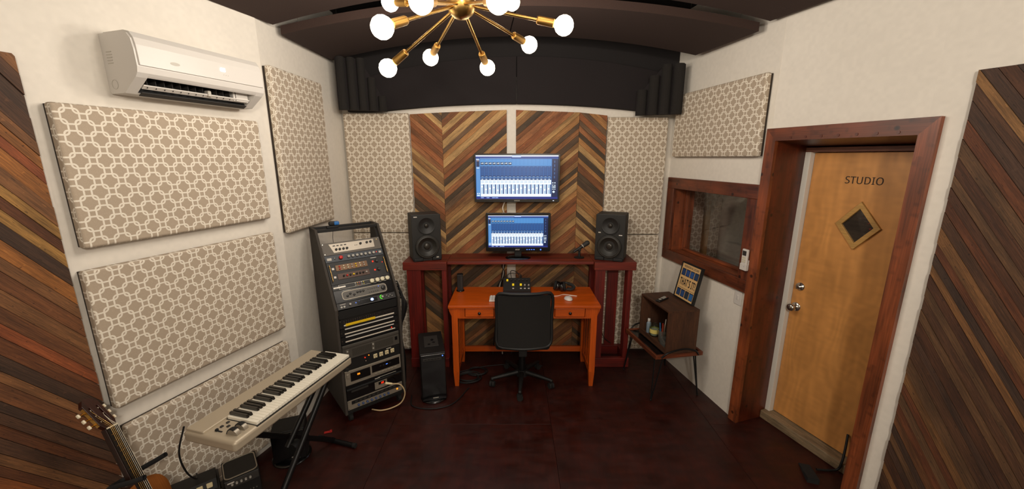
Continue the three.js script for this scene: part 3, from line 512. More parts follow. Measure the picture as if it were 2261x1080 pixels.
{ // small microphone on a desk stand
  const g = thing('desk_microphone', 'small black tilted microphone on a short stand on the shelf', 'microphone', [0.645, 1.0605, -3.63]);
  part('base', lathe([[0, 0.014], [0.02, 0.012], [0.045, 0.007], [0.05, 0], [0, 0]], 0, 0, 0), M.black, g);
  part('post', cyl(0.009, 0.012, 0.06, 0, 0.04, 0), M.black, g);
  part('clip', box(0.03, 0.03, 0.03, 0.0, 0.078, 0, 0.008), M.black, g);
  const b = part('microphone_body', rod([-0.055, 0.058, 0.01], [0.03, 0.112, -0.005], 0.011, 0.016, 18), M.black, g);
  part('grille', [rod([0.03, 0.112, -0.005], [0.075, 0.141, -0.013], 0.019, 0.024, 18), ball(0.0235, 0.075, 0.141, -0.013)], M.charcoal, b);
  part('ring', rod([0.026, 0.1095, -0.004], [0.032, 0.1135, -0.0055], 0.0195, 0.0195, 18), M.plasticGrey, b);
}

// ================================================================ DESK
{
  const g = thing('writing_desk', 'orange-brown wooden desk with round-knobbed drawers and slatted sides', 'desk', [0, 0, 0]);
  const x0 = -0.545, x1 = 0.757, zf = -3.112, zb = -3.615;
  part('desktop', ext(x0, x1, 0.745, 0.77, zb, zf, 0.004), M.desk, g);
  const legs = [[-0.492, -3.15], [0.704, -3.15], [-0.492, -3.575], [0.704, -3.575]];
  for (const [x, z] of legs) { // square legs with a tapered foot
    const q = new THREE.CylinderGeometry(0.036, 0.036, 0.6, 4, 1); q.rotateY(Math.PI / 4); q.translate(0, 0.445, 0); const t = new THREE.CylinderGeometry(0.036, 0.024, 0.145, 4, 1); t.rotateY(Math.PI / 4); t.translate(0, 0.0725, 0); const f = [flat(q), flat(t)].map((e) => { e.translate(x, 0, z); e.computeVertexNormals(); return boxUV(e, 'y'); }); part('leg', f, M.desk, g);
  }
  for (const s of [-1, 1]) { const xx = s < 0 ? -0.518 : 0.73; part('corbel', boxUV(extrude([[0, 0.745], [s * 0.024, 0.745], [s * 0.022, 0.72], [s * 0.01, 0.69], [0, 0.665]].map(([a, b]) => [xx + a, b]), 0.03, 0.001).translate(0, 0, -3.166), 'y'), M.desk, g); }
  part('front_rail', ext(-0.467, 0.679, 0.648, 0.662, -3.17, -3.13, 0.001), M.desk, g);
  for (const [a, b] of [[-0.467, -0.405], [-0.15, -0.132], [0.345, 0.363], [0.628, 0.679]]) part('stile', ext(a, b, 0.662, 0.745, -3.17, -3.128, 0.001, 'y'), M.desk, g);
  for (const [a, b] of [[-0.4, -0.155], [-0.127, 0.34], [0.368, 0.623]]) {
    const d = part('drawer', ext(a, b, 0.667, 0.742, -3.4, -3.122, 0.003), M.desk, g); const ks = b - a > 0.3 ? [a + 0.1, b - 0.1] : [(a + b) / 2];
    for (const k of ks) part('knob', lathe([[0, 0.024], [0.009, 0.023], [0.014, 0.017], [0.012, 0.011], [0.006, 0.007], [0.008, 0], [0, 0]], k, 0.704, -3.122, 'z', 20), M.blackGloss, d);
  }
  for (const x of [-0.492, 0.704]) { part('side_apron', ext(x - 0.012, x + 0.012, 0.655, 0.745, -3.55, -3.175, 0.002, 'z'), M.desk, g); part('side_rail', ext(x - 0.014, x + 0.014, 0.1, 0.15, -3.55, -3.175, 0.002, 'z'), M.desk, g); for (let i = 0; i < 4; i++) { const z = -3.215 - i * 0.097; part('slat', ext(x - 0.007, x + 0.007, 0.15, 0.655, z - 0.024, z + 0.024, 0.002, 'y'), M.desk, g); } }
  part('back_rail', ext(-0.467, 0.679, 0.11, 0.165, -3.588, -3.562, 0.002), M.desk, g);
  part('back_apron', ext(-0.467, 0.679, 0.655, 0.745, -3.588, -3.562, 0.002), M.desk, g);
}
// things on the desk
{
  const g = thing('external_drive', 'slim black upright device standing at the back edge of the desk', 'drive', [-0.487, 0.7705, -3.5], 6);
  part('case', extrude(roundRect(0.05, 0.15, 0.006, 0, 0.087), 0.05, 0.003).translate(0, 0, -0.025), M.black, g);
  part('foot', lathe([[0, 0.014], [0.03, 0.014], [0.038, 0.006], [0.038, 0], [0, 0]]), M.blackGloss, g);
  part('front_strip', box(0.012, 0.12, 0.002, 0.012, 0.09, 0.029), M.charcoal, g);
  const m = thing('monitor_controller', 'small black control box with yellow and white buttons behind the chair back', 'controller', [0.046, 0.7705, -3.5]);
  const tilt = -0.85;
  part('case', boxUV(extrude([[-0.055, 0], [0.06, 0], [0.06, 0.022], [-0.055, 0.105]].map(([a, b]) => [a, b]), 0.25, 0.003).rotateY(-Math.PI / 2).translate(0.125, 0, 0)), M.black, m);
  const f = (x, t, h = 0.006) => [x, 0.105 - 0.083 * t + h * 0.8, -0.055 + 0.115 * t + h * 0.58];
  const cap = (name, x, t, w, hh, mat) => { const b = part(name, box(w, hh, 0.008, 0, 0, 0, 0.002), mat, m); b.position.set(...f(x, t, 0.007)); b.rotation.x = -0.95; };
  const yel = std('#f0d628', 0.45, { emissive: '#c9a800', emissiveIntensity: 0.35 }), whi = std('#d8d4cc', 0.45);
  cap('button', -0.09, 0.2, 0.018, 0.022, yel); cap('button', -0.035, 0.56, 0.019, 0.024, yel); cap('button', 0.037, 0.56, 0.019, 0.024, yel);
  for (const x of [-0.035, 0.037, 0.074, 0.11]) cap('button', x, 0.86, 0.017, 0.009, whi);
  for (let i = 0; i < 5; i++) { const k = part('knob', cyl(0.007, 0.009, 0.018, 0, 0, 0, 'y', 14), M.charcoal, m); k.position.set(...f(-0.052 + i * 0.036, 0.22, 0.012)); k.rotation.x = 0.62; }
  for (const x of [0.074, 0.11]) { const k = part('knob', cyl(0.006, 0.008, 0.014, 0, 0, 0, 'y', 14), M.plasticGrey, m); k.position.set(...f(x, 0.6, 0.01)); k.rotation.x = 0.62; }
  part('cable', [tube([[-0.085, 0.09, -0.055], [-0.09, 0.13, -0.07], [-0.05, 0.15, -0.075], [0.04, 0.135, -0.07], [0.04, 0.09, -0.055]], 0.003, 24, 6), tube([[-0.05, 0.09, -0.055], [-0.055, 0.175, -0.07], [0.0, 0.16, -0.075], [0.035, 0.1, -0.056]], 0.0035, 24, 6)], M.cord, m);
  part('plug', cyl(0.007, 0.007, 0.03, 0.038, 0.12, -0.06, 'y', 12), M.black, m);
}
{ // closed-back headphones lying on the desk
  const g = thing('headphones', 'black headphones lying folded on the desk', 'headphones', [0.48, 0.7705, -3.5], -8);
  const cup = (x, z, y, tilt) => { const c = part('ear_cup', [lathe([[0, 0.03], [0.03, 0.028], [0.042, 0.018], [0.045, 0.0], [0.04, -0.012], [0, -0.014]], 0, 0, 0, 'x', 26)], M.blackGloss, g); c.position.set(x, y, z); c.rotation.z = tilt; const p = part('ear_pad', flat(new THREE.TorusGeometry(0.032, 0.013, 10, 26).rotateY(Math.PI / 2).translate(-0.018, 0, 0)), M.rubber, c); return c; };
  cup(-0.055, 0.0, 0.048, -0.2); const c2 = cup(-0.005, 0.02, 0.046, 0.15); c2.scale.x = -1;
  part('headband', tube([[-0.05, 0.075, 0.0], [0.02, 0.075, -0.015], [0.085, 0.062, -0.01], [0.107, 0.04, 0.0], [0.085, 0.022, 0.02], [0.02, 0.03, 0.03], [0.0, 0.035, 0.03]], 0.0105, 44, 10), M.black, g);
  part('headband_pad', tube([[0.04, 0.068, -0.012], [0.085, 0.055, -0.008], [0.098, 0.04, 0.0], [0.082, 0.03, 0.015], [0.04, 0.032, 0.024]], 0.0135, 30, 10), M.rubber, g);
  part('yoke', [rod([-0.02, 0.075, 0.03], [-0.02, 0.02, 0.045], 0.004), rod([-0.02, 0.075, 0.03], [0.02, 0.07, 0.01], 0.004)], M.steel, g);
}
single('computer_mouse', (() => { const q = new THREE.SphereGeometry(0.05, 28, 18); q.scale(0.74, 0.5, 1); const p = q.attributes.position; for (let i = 0; i < p.count; i++) if (p.getY(i) < 0) p.setY(i, p.getY(i) * 0.12); q.translate(0, 0.003, 0); q.computeVertexNormals(); return flat(q); })(), M.plasticWhite, 'white oval mouse on the desk by the right drawer', 'mouse', [0.5, 0.7705, -3.27], 12);
single('mouse_cable', tube([[0.507, 0.782, -3.322], [0.53, 0.777, -3.345], [0.565, 0.774, -3.35], [0.59, 0.774, -3.345], [0.55, 0.774, -3.36], [0.47, 0.7745, -3.385], [0.42, 0.7745, -3.35], [0.36, 0.774, -3.345], [0.335, 0.774, -3.37], [0.335, 0.775, -3.42], [0.31, 0.775, -3.46]], 0.003, 60, 8), M.cordWhite, 'thin white mouse cable curling across the desktop', 'cable');
{
  const g = thing('computer_keyboard', 'white computer keyboard, one end showing beside the chair back', 'keyboard', [0.0, 0.7705, -3.26]);
  part('case', ext(-0.2, 0.2, 0, 0.016, -0.06, 0.06, 0.005), M.plasticWhite, g);
  for (let r = 0; r < 5; r++) for (let c = 0; c < 4; c++) part('key', box(0.019, 0.008, 0.019, -0.184 + c * 0.023, 0.019, -0.046 + r * 0.023, 0.003), M.plasticWhite, g);
}

// ================================================================ OFFICE CHAIR
{
  const g = thing('office_chair', 'black armless office chair with a square mesh back on a five-star wheeled base', 'chair', [0.09, 0, -3.2]);
  const bend = (q) => { const p = q.attributes.position; for (let i = 0; i < p.count; i++) { const x = p.getX(i), y = p.getY(i); p.setZ(i, p.getZ(i) + 0.9 * -x * x + 0.16 * (y - 0.7) ** 2 * 2); } q.computeVertexNormals(); return q; };
  const slab = (w, h, d, r, yc) => { const s = roundRect(w, h, r, 0, 0), q = new THREE.ExtrudeGeometry(s, { depth: d, bevelEnabled: true, bevelSize: 0.006, bevelThickness: 0.006, bevelSegments: 2, curveSegments: 8, steps: 1 }); q.translate(0.012, yc, 0); return flat(q); };
  // curved back built as a grid so that it bows around the sitter
  const grid = (w, h, y0, t, tri, z0) => { const nx = 20, ny = 14, q = new THREE.BoxGeometry(w, h, t, nx, ny, 1); q.translate(0.008, y0 + h / 2, z0); return bend(flat(q)); };
  part('back_mesh', boxUV(grid(0.43, 0.44, 0.487, 0.02, 0, 0.268)), std('#1e1c1a', 0.95, { map: darkWeave }), g);
  const fr = (pts) => tube(pts.map(([x, y]) => [x + 0.008, y, 0.268 - 0.9 * x * x + 0.32 * (y - 0.7) ** 2]), 0.0135, 60, 10, true);
  part('back_frame', fr([[-0.222, 0.5], [-0.222, 0.7], [-0.222, 0.9], [-0.205, 0.935], [-0.1, 0.942], [0, 0.945], [0.1, 0.945], [0.21, 0.942], [0.228, 0.91], [0.226, 0.7], [0.222, 0.51], [0.2, 0.482], [0.1, 0.475], [0, 0.472], [-0.1, 0.472], [-0.2, 0.476]]), M.black, g);
  part('back_bracket', [box(0.07, 0.02, 0.26, 0, 0.405, 0.12, 0.006), box(0.07, 0.14, 0.02, 0, 0.46, 0.252, 0.006)], M.black, g);
  part('seat', box(0.46, 0.075, 0.44, 0, 0.455, -0.01, 0.03), M.rubber, g);
  part('seat_mechanism', box(0.16, 0.04, 0.2, 0, 0.395, 0, 0.008), M.metalBlack, g);
  part('gas_column', [cyl(0.03, 0.033, 0.16, 0, 0.19, 0), cyl(0.018, 0.018, 0.14, 0, 0.33, 0)], M.metalBlack, g);
  part('base_hub', cyl(0.045, 0.055, 0.06, 0, 0.105, 0, 'y', 24), M.black, g);
  for (const a of [95, 165, 22, 240, 305]) {
    const x = Math.cos(a * RAD), z = Math.sin(a * RAD), R = 0.275;
    const l = part('base_arm', [rod([x * 0.03, 0.11, z * 0.03], [x * R, 0.078, z * R], 0.024, 0.014, 10), ball(0.017, x * R, 0.075, z * R)], M.black, g);
    const c = part('caster', [cyl(0.026, 0.026, 0.018, -0.013, 0.027, 0, 'x', 20), cyl(0.026, 0.026, 0.018, 0.013, 0.027, 0, 'x', 20), box(0.012, 0.03, 0.03, 0, 0.042, 0, 0.004), cyl(0.007, 0.007, 0.03, 0, 0.06, 0)], M.rubber, l); c.position.set(x * R, 0, z * R); c.rotation.y = a * RAD;
  }
}

// ================================================================ COMPUTER TOWER
{
  const g = thing('computer_tower', 'black computer tower on the floor between rack and desk, blue power light', 'computer', [-0.7, 0, -3.105], 15);
  part('case', ext(-0.103, 0.103, 0.012, 0.44, -0.21, 0.2, 0.006), M.black, g);
  part('front_panel', ext(-0.1, 0.1, 0.02, 0.436, 0.2, 0.216, 0.006), M.blackGloss, g);
  part('top_tray', box(0.12, 0.006, 0.2, 0, 0.442, -0.02, 0.002), M.charcoal, g);
  part('top_port', [box(0.02, 0.008, 0.012, -0.02, 0.447, 0.05), box(0.02, 0.008, 0.012, 0.02, 0.447, 0.02), cyl(0.012, 0.012, 0.008, 0.01, 0.447, -0.03)], M.metalBlack, g);
  part('port_bar', box(0.15, 0.022, 0.004, -0.005, 0.395, 0.217, 0.002), M.charcoal, g);
  for (let i = 0; i < 5; i++) part('port', box(0.014, 0.006, 0.003, -0.06 + i * 0.026, 0.397, 0.22), M.metalBlack, g);
  part('power_light', cyl(0.0045, 0.0045, 0.003, 0.078, 0.418, 0.217, 'z', 12), M.ledBlue, g);
  part('maker_mark', box(0.045, 0.005, 0.002, 0.01, 0.042, 0.2165), M.plasticGrey, g);
  part('foot', lathe([[0, 0.02], [0.1, 0.02], [0.112, 0.008], [0.112, 0], [0, 0]], 0, 0, 0.13, 'y', 32).scale(1, 1, 1), M.blackGloss, g);
  part('foot', box(0.19, 0.012, 0.05, 0, 0.006, -0.17, 0.003), M.rubber, g);
}

// ================================================================ EQUIPMENT RACK AND ITS UNITS
const RACK = { pos: V3(-1.247, 0, -2.614), deg: 40, w: 0.455, tilt: -31.43 };
{
  const g = thing('equipment_rack', 'tall dark studio rack with a sloped upper front, on casters beside the left wall', 'rack', RACK.pos, RACK.deg);
  const prof = [[0, 0.085], [0.0, 0.93], [-0.33, 1.47], [-0.49, 1.47], [-0.49, 0.085]];
  const side = (x) => extrude(prof.map(([z, y]) => [z, y]), 0.016, 0.001).rotateY(-Math.PI / 2).translate(x + 0.016, 0, 0);
  part('side_panel', side(-0.016), M.rackSide, g); part('side_panel', side(RACK.w), M.rackSide, g);
  part('top_bar', ext(0.001, RACK.w - 0.001, 1.445, 1.469, -0.36, -0.325, 0.003), M.black, g);
  part('top_bar', ext(0.001, RACK.w - 0.001, 1.445, 1.469, -0.49, -0.46, 0.003), M.black, g);
  part('base_board', ext(0.001, RACK.w - 0.001, 0.085, 0.103, -0.49, -0.005), M.black, g);
  for (const x of [0.004, RACK.w - 0.004]) {
    part('rack_rail', ext(x - 0.0035, x + 0.0035, 0.104, 0.915, -0.06, -0.03), M.metalBlack, g);
    const r = part('rack_rail', ext(x - 0.0035, x + 0.0035, 0.0, 0.625, -0.06, -0.03), M.metalBlack, g); r.position.set(0, 0.93, 0); r.rotation.x = RACK.tilt * RAD;
  }
  for (const [x, z] of [[0.03, -0.05], [RACK.w - 0.03, -0.05], [0.03, -0.37], [RACK.w - 0.03, -0.37]]) part('caster', [cyl(0.03, 0.03, 0.026, x, 0.031, z, 'x', 22), box(0.036, 0.03, 0.03, x, 0.062, z, 0.004), box(0.05, 0.006, 0.05, x, 0.081, z)], M.rubber, g);
}
const rackQ = new THREE.Quaternion().setFromAxisAngle(V3(0, 1, 0), RACK.deg * RAD);
function unit(name, label, category, a, b, slanted, build, group) { // a..b: low and high edge along the front; slanted units count from the knee
  const g = thing(name, label, category, [0, 0, 0], 0, group), mid = (a + b) / 2, t = RACK.tilt * RAD, lp = slanted ? V3(RACK.w / 2, 0.93 + mid * Math.cos(t), mid * Math.sin(t)) : V3(RACK.w / 2, mid, 0);
  if (slanted) lp.add(V3(0, -0.0 + 0.02 * Math.sin(t), -0.02 * Math.cos(t))); else lp.z -= 0.018;
  g.position.copy(lp.applyQuaternion(rackQ).add(RACK.pos)); g.quaternion.copy(rackQ); if (slanted) g.quaternion.multiply(new THREE.Quaternion().setFromAxisAngle(V3(1, 0, 0), t));
  build(g, 0.438, b - a - 0.002); return g;
}
const chassis = (g, w, h, d, mat = M.black) => part('chassis', box(w - 0.03, h - 0.002, d, 0, 0, -0.004 - d / 2), mat, g);
const knobs = (g, list, mat, r = 0.007, h = 0.012) => { for (const [x, y] of list) { const k = part('knob', lathe([[0, h], [r * 0.8, h], [r, h * 0.7], [r * 1.05, 0], [0, 0]], x, y, 0.002, 'z', 16), mat, g); } };
const led = (g, x, y, mat, r = 0.003) => part('indicator_light', ball(r, x, y, 0.003, 1, 1, 0.7, 12, 8), mat, g);
const screws = (g, w, h) => { for (const sx of [-1, 1]) for (const sy of h > 0.06 ? [-1, 1] : [0]) part('rack_screw', cyl(0.0035, 0.0035, 0.002, sx * (w / 2 - 0.008), sy * (h / 2 - 0.01), 0.003, 'z', 10), M.chrome, g); };
const knobDark = std('#1a1917', 0.4), knobGrey = std('#a9a69e', 0.4), knobCream = std('#d6cfb2', 0.4), knobBlue = std('#3b4f7a', 0.4), knobRed = std('#c3231c', 0.4), knobYellow = std('#e2c018', 0.4), knobBlack2 = std('#0e0d0d', 0.35);
const printed = (w, h, draw, rough = 0.5, metal = 0) => std('#ffffff', rough, { map: canvasTex(w, h, draw), metalness: metal });

unit('preamplifier', 'dark grey rack unit with a slanted silver control plate, topmost in the rack', 'audio unit', 0.424, 0.525, true, (g, w, h) => {
  chassis(g, w, h, 0.06); part('faceplate', box(w, h, 0.004, 0, 0, 0, 0.001), std('#5a534a', 0.55), g);
  part('control_plate', extrude([[-0.17, 0.037], [0.168, 0.037], [0.165, -0.03], [-0.145, -0.035]], 0.002, 0.0005).translate(0, 0, 0.002), printed(512, 128, (c, W, H2) => { c.fillStyle = '#b3a99a'; c.fillRect(0, 0, W, H2); }, 0.45, 0.3), g);
  const up = [-0.135, -0.108, -0.08, -0.053].map((x) => [x, 0.02]), dn = [-0.125, -0.099, -0.072, -0.046].map((x) => [x, -0.011]);
  for (const [x, y] of up) part('toggle', box(0.017, 0.007, 0.006, x, y, 0.006, 0.002), knobDark, g);
  knobs(g, [...dn, [0.062, 0.012], [0.112, 0.014], [0.142, 0.016]].map(([x, y]) => [x, y]), knobDark, 0.009, 0.014); screws(g, w, h); led(g, 0.195, 0.03, std('#b8a77a', 0.4), 0.006);
  for (let i = 0; i < 2; i++) part('toggle', cyl(0.002, 0.002, 0.01, 0.018 + i * 0.014, 0.004, 0.008, 'z', 8), knobDark, g);
});
unit('preamplifier', 'blue-grey rack unit with one red and seven pale knobs', 'audio unit', 0.367, 0.424, true, (g, w, h) => {
  chassis(g, w, h, 0.08); part('faceplate', box(w, h, 0.004, 0, 0, 0, 0.001), std('#2c323a', 0.5), g); part('name_plate', box(0.032, 0.02, 0.002, -0.19, -0.002, 0.003), M.plasticGrey, g);
  knobs(g, [[-0.108, 0]], knobRed, 0.014, 0.02); knobs(g, [-0.05, -0.018, 0.014, 0.046, 0.078, 0.11, 0.142].map((x) => [x, 0]), knobGrey, 0.0105, 0.016); knobs(g, [[-0.15, 0]], M.chrome, 0.005, 0.01); led(g, 0.168, 0.004, M.ledRed, 0.003); part('name_plate', box(0.02, 0.016, 0.002, 0.195, 0, 0.003), M.plasticGrey, g);
});
unit('module_chassis', 'black module frame with two brown strips of small knobs and side handles', 'audio unit', 0.192, 0.367, true, (g, w, h) => {
  chassis(g, w, h, 0.09); part('faceplate', box(w, h, 0.004, 0, 0, 0, 0.001), M.black, g);
  const brown = std('#6a4c30', 0.45, { metalness: 0.3 }), brown2 = std('#4a2d1c', 0.5);
  for (const [y, m] of [[0.038, brown], [-0.03, brown2]]) part('module', box(0.235, 0.045, 0.006, -0.045, y, 0.003, 0.001), m, g);
  const cols = [knobRed, knobCream, knobCream, knobGrey, knobYellow, knobCream, knobGrey];
  for (let i = 0; i < 14; i++) knobs(g, [[-0.135 + (i >> 1) * 0.03, 0.047 - (i % 2) * 0.018]], cols[(i >> 1) % 7], 0.0055, 0.014);
  [knobBlack2, knobRed, knobBlack2, knobYellow, knobBlack2, knobBlack2, knobBlack2, knobGrey].forEach((m, i) => knobs(g, [[-0.12 + i * 0.024, -0.03]], m, 0.007, 0.016));
  for (const y of [0.036, -0.03]) part('white_button', box(0.017, 0.017, 0.006, -0.182, y, 0.004, 0.002), M.plasticWhite, g);
  for (const s of [-1, 1]) part('handle', [rod([s * 0.205, -0.062, 0.02], [s * 0.205, 0.062, 0.02], 0.003), rod([s * 0.205, -0.06, 0], [s * 0.205, -0.06, 0.02], 0.003), rod([s * 0.205, 0.06, 0], [s * 0.205, 0.06, 0.02], 0.003)], M.brass, g);
  for (const y of [0.045, -0.025]) { led(g, 0.118, y, M.ledRed, 0.006); part('meter_knob', [flat(new THREE.TorusGeometry(0.014, 0.002, 8, 24).translate(0.148, y, 0.004)), cyl(0.009, 0.01, 0.012, 0.148, y, 0.008, 'z', 16)], knobDark, g); }
  led(g, 0.19, 0.028, M.ledRed, 0.003); part('name_plate', box(0.045, 0.004, 0.002, 0.13, 0.075, 0.003), M.plasticWhite, g);
});
unit('equaliser', 'thin black rack unit with four large cream knobs and white outlines', 'audio unit', 0.148, 0.192, true, (g, w, h) => {
  chassis(g, w, h, 0.09); part('faceplate', plate(w, h, 0.004), printed(1024, 128, (c, W, H2) => { c.fillStyle = '#12110f'; c.fillRect(0, 0, W, H2); c.strokeStyle = '#d9d3c4'; c.lineWidth = 5; c.strokeRect(110, 14, 860, 98); c.fillStyle = '#e8e2d6'; c.fillRect(18, 46, 200, 34); c.fillStyle = '#12110f'; c.fillRect(60, 56, 6, 14); for (let i = 0; i < 5; i++) { c.fillStyle = ['#d9d3c4', '#e2a02a', '#c9462c', '#d9d3c4', '#e8d23a'][i]; c.fillRect(380 + i * 36, 28, 18, 16); c.fillRect(380 + i * 36, 78, 18, 12); } }), g);
  knobs(g, [0.07, 0.112, 0.152, 0.192].map((x) => [x, 0]), knobCream, 0.017, 0.018);
});
unit('audio_interface', 'black rack unit with a rounded grey panel outlined in silver', 'audio unit', 0.052, 0.148, true, (g, w, h) => {
  chassis(g, w, h, 0.1); part('faceplate', box(w, h, 0.004, 0, 0, 0, 0.001), M.blackGloss, g);
  part('outline', extrude(roundRect(0.335, 0.066, 0.022), 0.003, 0.0005, [roundRect(0.327, 0.058, 0.019)]).translate(0, 0, 0.002), M.silver, g);
  part('control_panel', extrude(roundRect(0.327, 0.058, 0.019), 0.002).translate(0, 0, 0.002), std('#57534d', 0.5), g);
  knobs(g, [[-0.13, -0.006], [-0.082, -0.006], [-0.108, 0.008], [-0.055, 0.008], [-0.034, 0.008], [-0.012, 0.008]], knobDark, 0.008, 0.01); knobs(g, [[0.14, 0.0]], knobDark, 0.016, 0.014);
  for (let i = 0; i < 6; i++) part('button', box(0.007, 0.005, 0.004, 0.025 + i * 0.016, 0.012, 0.005), knobDark, g); for (let i = 0; i < 5; i++) part('button', box(0.007, 0.005, 0.004, 0.03 + i * 0.016, -0.014, 0.005), knobDark, g); led(g, 0.108, 0.02, M.ledBlue, 0.003);
});
unit('audio_interface', 'thin black rack unit with a glowing white display and a green lit dial', 'audio unit', 0.002, 0.052, true, (g, w, h) => {
  chassis(g, w, h, 0.05); part('faceplate', box(w, h, 0.004, 0, 0, 0, 0.001), std('#211f1f', 0.5), g);
  part('display_window', box(0.15, 0.03, 0.002, 0.0, 0.0, 0.003), M.blackGloss, g); part('display_glyph', [box(0.022, 0.012, 0.001, 0.035, 0.002, 0.0045), box(0.012, 0.02, 0.001, 0.035, 0.002, 0.0045)], glow('#9db4ff', 2.4), g);
  knobs(g, [[-0.128, 0.002], [0.115, 0.004]], knobGrey, 0.0085, 0.014); part('dial_ring', flat(new THREE.TorusGeometry(0.014, 0.0018, 8, 20, Math.PI).rotateZ(Math.PI / 2).translate(0.112, 0.004, 0.004)), M.ledGreen, g); led(g, -0.085, 0.004, M.ledBlue, 0.003); led(g, -0.06, 0.012, M.ledBlue, 0.002);
  part('socket', [cyl(0.007, 0.007, 0.003, -0.19, -0.006, 0.003, 'z', 14), cyl(0.007, 0.007, 0.003, -0.17, -0.006, 0.003, 'z', 14)], knobGrey, g); part('name_plate', box(0.04, 0.004, 0.002, -0.178, 0.012, 0.003), M.plasticGrey, g); for (let i = 0; i < 4; i++) part('button', box(0.008, 0.004, 0.003, 0.15 + i * 0.014, 0.008 - (i % 2) * 0.012, 0.004), knobGrey, g);
});
unit('blank_panel', 'plain black blanking panel above the patch bays', 'blank panel', 0.85, 0.915, false, (g, w, h) => { part('faceplate', box(w, h, 0.004, 0, 0, 0, 0.001), M.black, g);  });
const bayDraw = (tape, tw) => (c, W, H2) => { c.fillStyle = '#0f0e0e'; c.fillRect(0, 0, W, H2); c.fillStyle = '#e9dfce'; c.fillRect(70, H2 * 0.6, W - 130, H2 * 0.16); c.fillStyle = '#2a2622'; for (let i = 0; i < 48; i++) c.fillRect(74 + i * 18.6, H2 * 0.62, 2, H2 * 0.12); if (tape) { c.fillStyle = '#e3bd17'; c.fillRect(100, H2 * 0.5, W * 0.5, H2 * 0.3); } };
[[0.775, 0.845, true, 'patch bay with a yellow label strip and a row of silver sockets', 'yellow'], [0.712, 0.772, false, 'patch bay with a white label strip in the middle of three', 'white'], [0.65, 0.709, false, 'lowest patch bay, red light near its end', 'red']].forEach(([a, b, tape, label, k]) => unit('patch_bay', label, 'patch bay', a, b, false, (g, w, h) => {
  chassis(g, w, h, 0.1); part('faceplate', plate(w, h, 0.004), printed(1024, 160, bayDraw(tape)), g);
  for (const y of tape ? [0.022, 0.008] : [0.015, -0.02]) part('socket_row', Array.from({ length: 24 }, (_, i) => cyl(0.0035, 0.0035, 0.004, -0.186 + i * 0.0162, y, 0.003, 'z', 10)), k === 'white' && y < 0 ? M.metalBlack : tape ? M.chrome : M.metalBlack, g).userData.kind = 'stuff';
  if (!tape) part('label_strip', box(0.37, 0.008, 0.002, 0.0, 0.027, 0.003), M.plasticWhite, g); else part('label_strip', box(0.19, 0.012, 0.002, -0.07, -0.012, 0.003), std('#e3bd17', 0.6), g);
  if (k === 'red') led(g, 0.165, 0.004, M.ledRed, 0.004); screws(g, w, h);
}, 'rack patch bays'));
unit('power_amplifier', 'grey rack amplifier with two perforated grilles', 'audio unit', 0.525, 0.643, false, (g, w, h) => {
  chassis(g, w, h, 0.2); part('faceplate', box(w, h, 0.005, 0, 0, 0, 0.001), std('#4a4640', 0.5), g); part('fold', box(w, 0.02, 0.01, 0, h / 2 - 0.012, 0.004, 0.003), std('#4a4640', 0.5), g);
  for (const x of [-0.075, 0.095]) part('grille', plate(0.15, 0.06, 0.003, x, -0.012, 0.003), printed(256, 96, (c, W, H2) => { c.fillStyle = '#4a463f'; c.fillRect(0, 0, W, H2); c.fillStyle = '#15130f'; for (let i = 0; i < 24; i++) for (let j = 0; j < 8; j++) c.fillRect(4 + i * 10.5, 4 + j * 11.5, 6, 7); }), g);
  for (const x of [-0.185, 0.008]) { part('channel_strip', box(0.022, 0.066, 0.003, x, -0.012, 0.003, 0.001), std('#5e5950', 0.5), g); knobs(g, [[x, 0.006], [x, -0.028]], knobGrey, 0.006, 0.008); } part('power_switch', [box(0.02, 0.028, 0.003, 0.195, -0.002, 0.004), box(0.01, 0.014, 0.006, 0.195, -0.002, 0.006)], knobBlack2, g);
});
unit('power_strip', 'black rack power distributor with four pale outlets and orange lights', 'power strip', 0.437, 0.522, false, (g, w, h) => {
  chassis(g, w, h, 0.12); part('faceplate', box(w, h, 0.004, 0, 0, -0.004, 0.001), M.black, g);
  for (let i = 0; i < 4; i++) { const o = part('outlet', box(0.03, 0.034, 0.006, 0.02 + i * 0.046, 0.006, 0.002, 0.003), M.cream, g); part('outlet_hole', [box(0.003, 0.01, 0.002, 0.014 + i * 0.046, 0.01, 0.0055), box(0.003, 0.01, 0.002, 0.026 + i * 0.046, 0.01, 0.0055), cyl(0.003, 0.003, 0.002, 0.02 + i * 0.046, -0.003, 0.0055, 'z', 10)], M.black, o); }
  led(g, -0.03, 0.03, M.ledAmber, 0.004); led(g, -0.06, 0.02, M.ledRed, 0.004); led(g, -0.055, -0.01, M.chrome, 0.005); part('name_plate', box(0.04, 0.006, 0.002, 0.13, 0.034, 0.0), M.plasticGrey, g);
});
function cassetteDeck(g, w, h) {
  part('chassis', box(w - 0.01, h - 0.002, 0.18, 0, 0, -0.096), M.charcoal, g); part('faceplate', box(w, h, 0.012, 0, 0, 0, 0.002), M.silver, g);
  const n = w / 0.438; part('cassette_door', box(0.15 * n, 0.072, 0.006, -0.105 * n, 0.004, 0.006, 0.002), M.blackGloss, g); part('display_panel', box(0.225 * n, 0.062, 0.004, 0.095 * n, 0.01, 0.006, 0.001), M.blackGloss, g);
  part('display_digits', text('00', 0.014, 0.001, fontB).translate(-0.12 * n, 0.014, 0.0095), M.ledAmber, g);
  for (let i = 0; i < 4; i++) part('meter_segment', box(0.014 * n, 0.004, 0.002, 0.05 * n + i * 0.026 * n, 0.016, 0.0085), i === 2 ? M.ledBlue : M.steel, g);
  for (let i = 0; i < 7; i++) part('button', box(0.022 * n, 0.01, 0.008, 0.012 * n + i * 0.026 * n, -0.036, 0.008, 0.002), M.silver, g); part('power_button', box(0.016 * n, 0.03, 0.008, -0.2 * n, 0.02, 0.008, 0.002), M.silver, g);
}
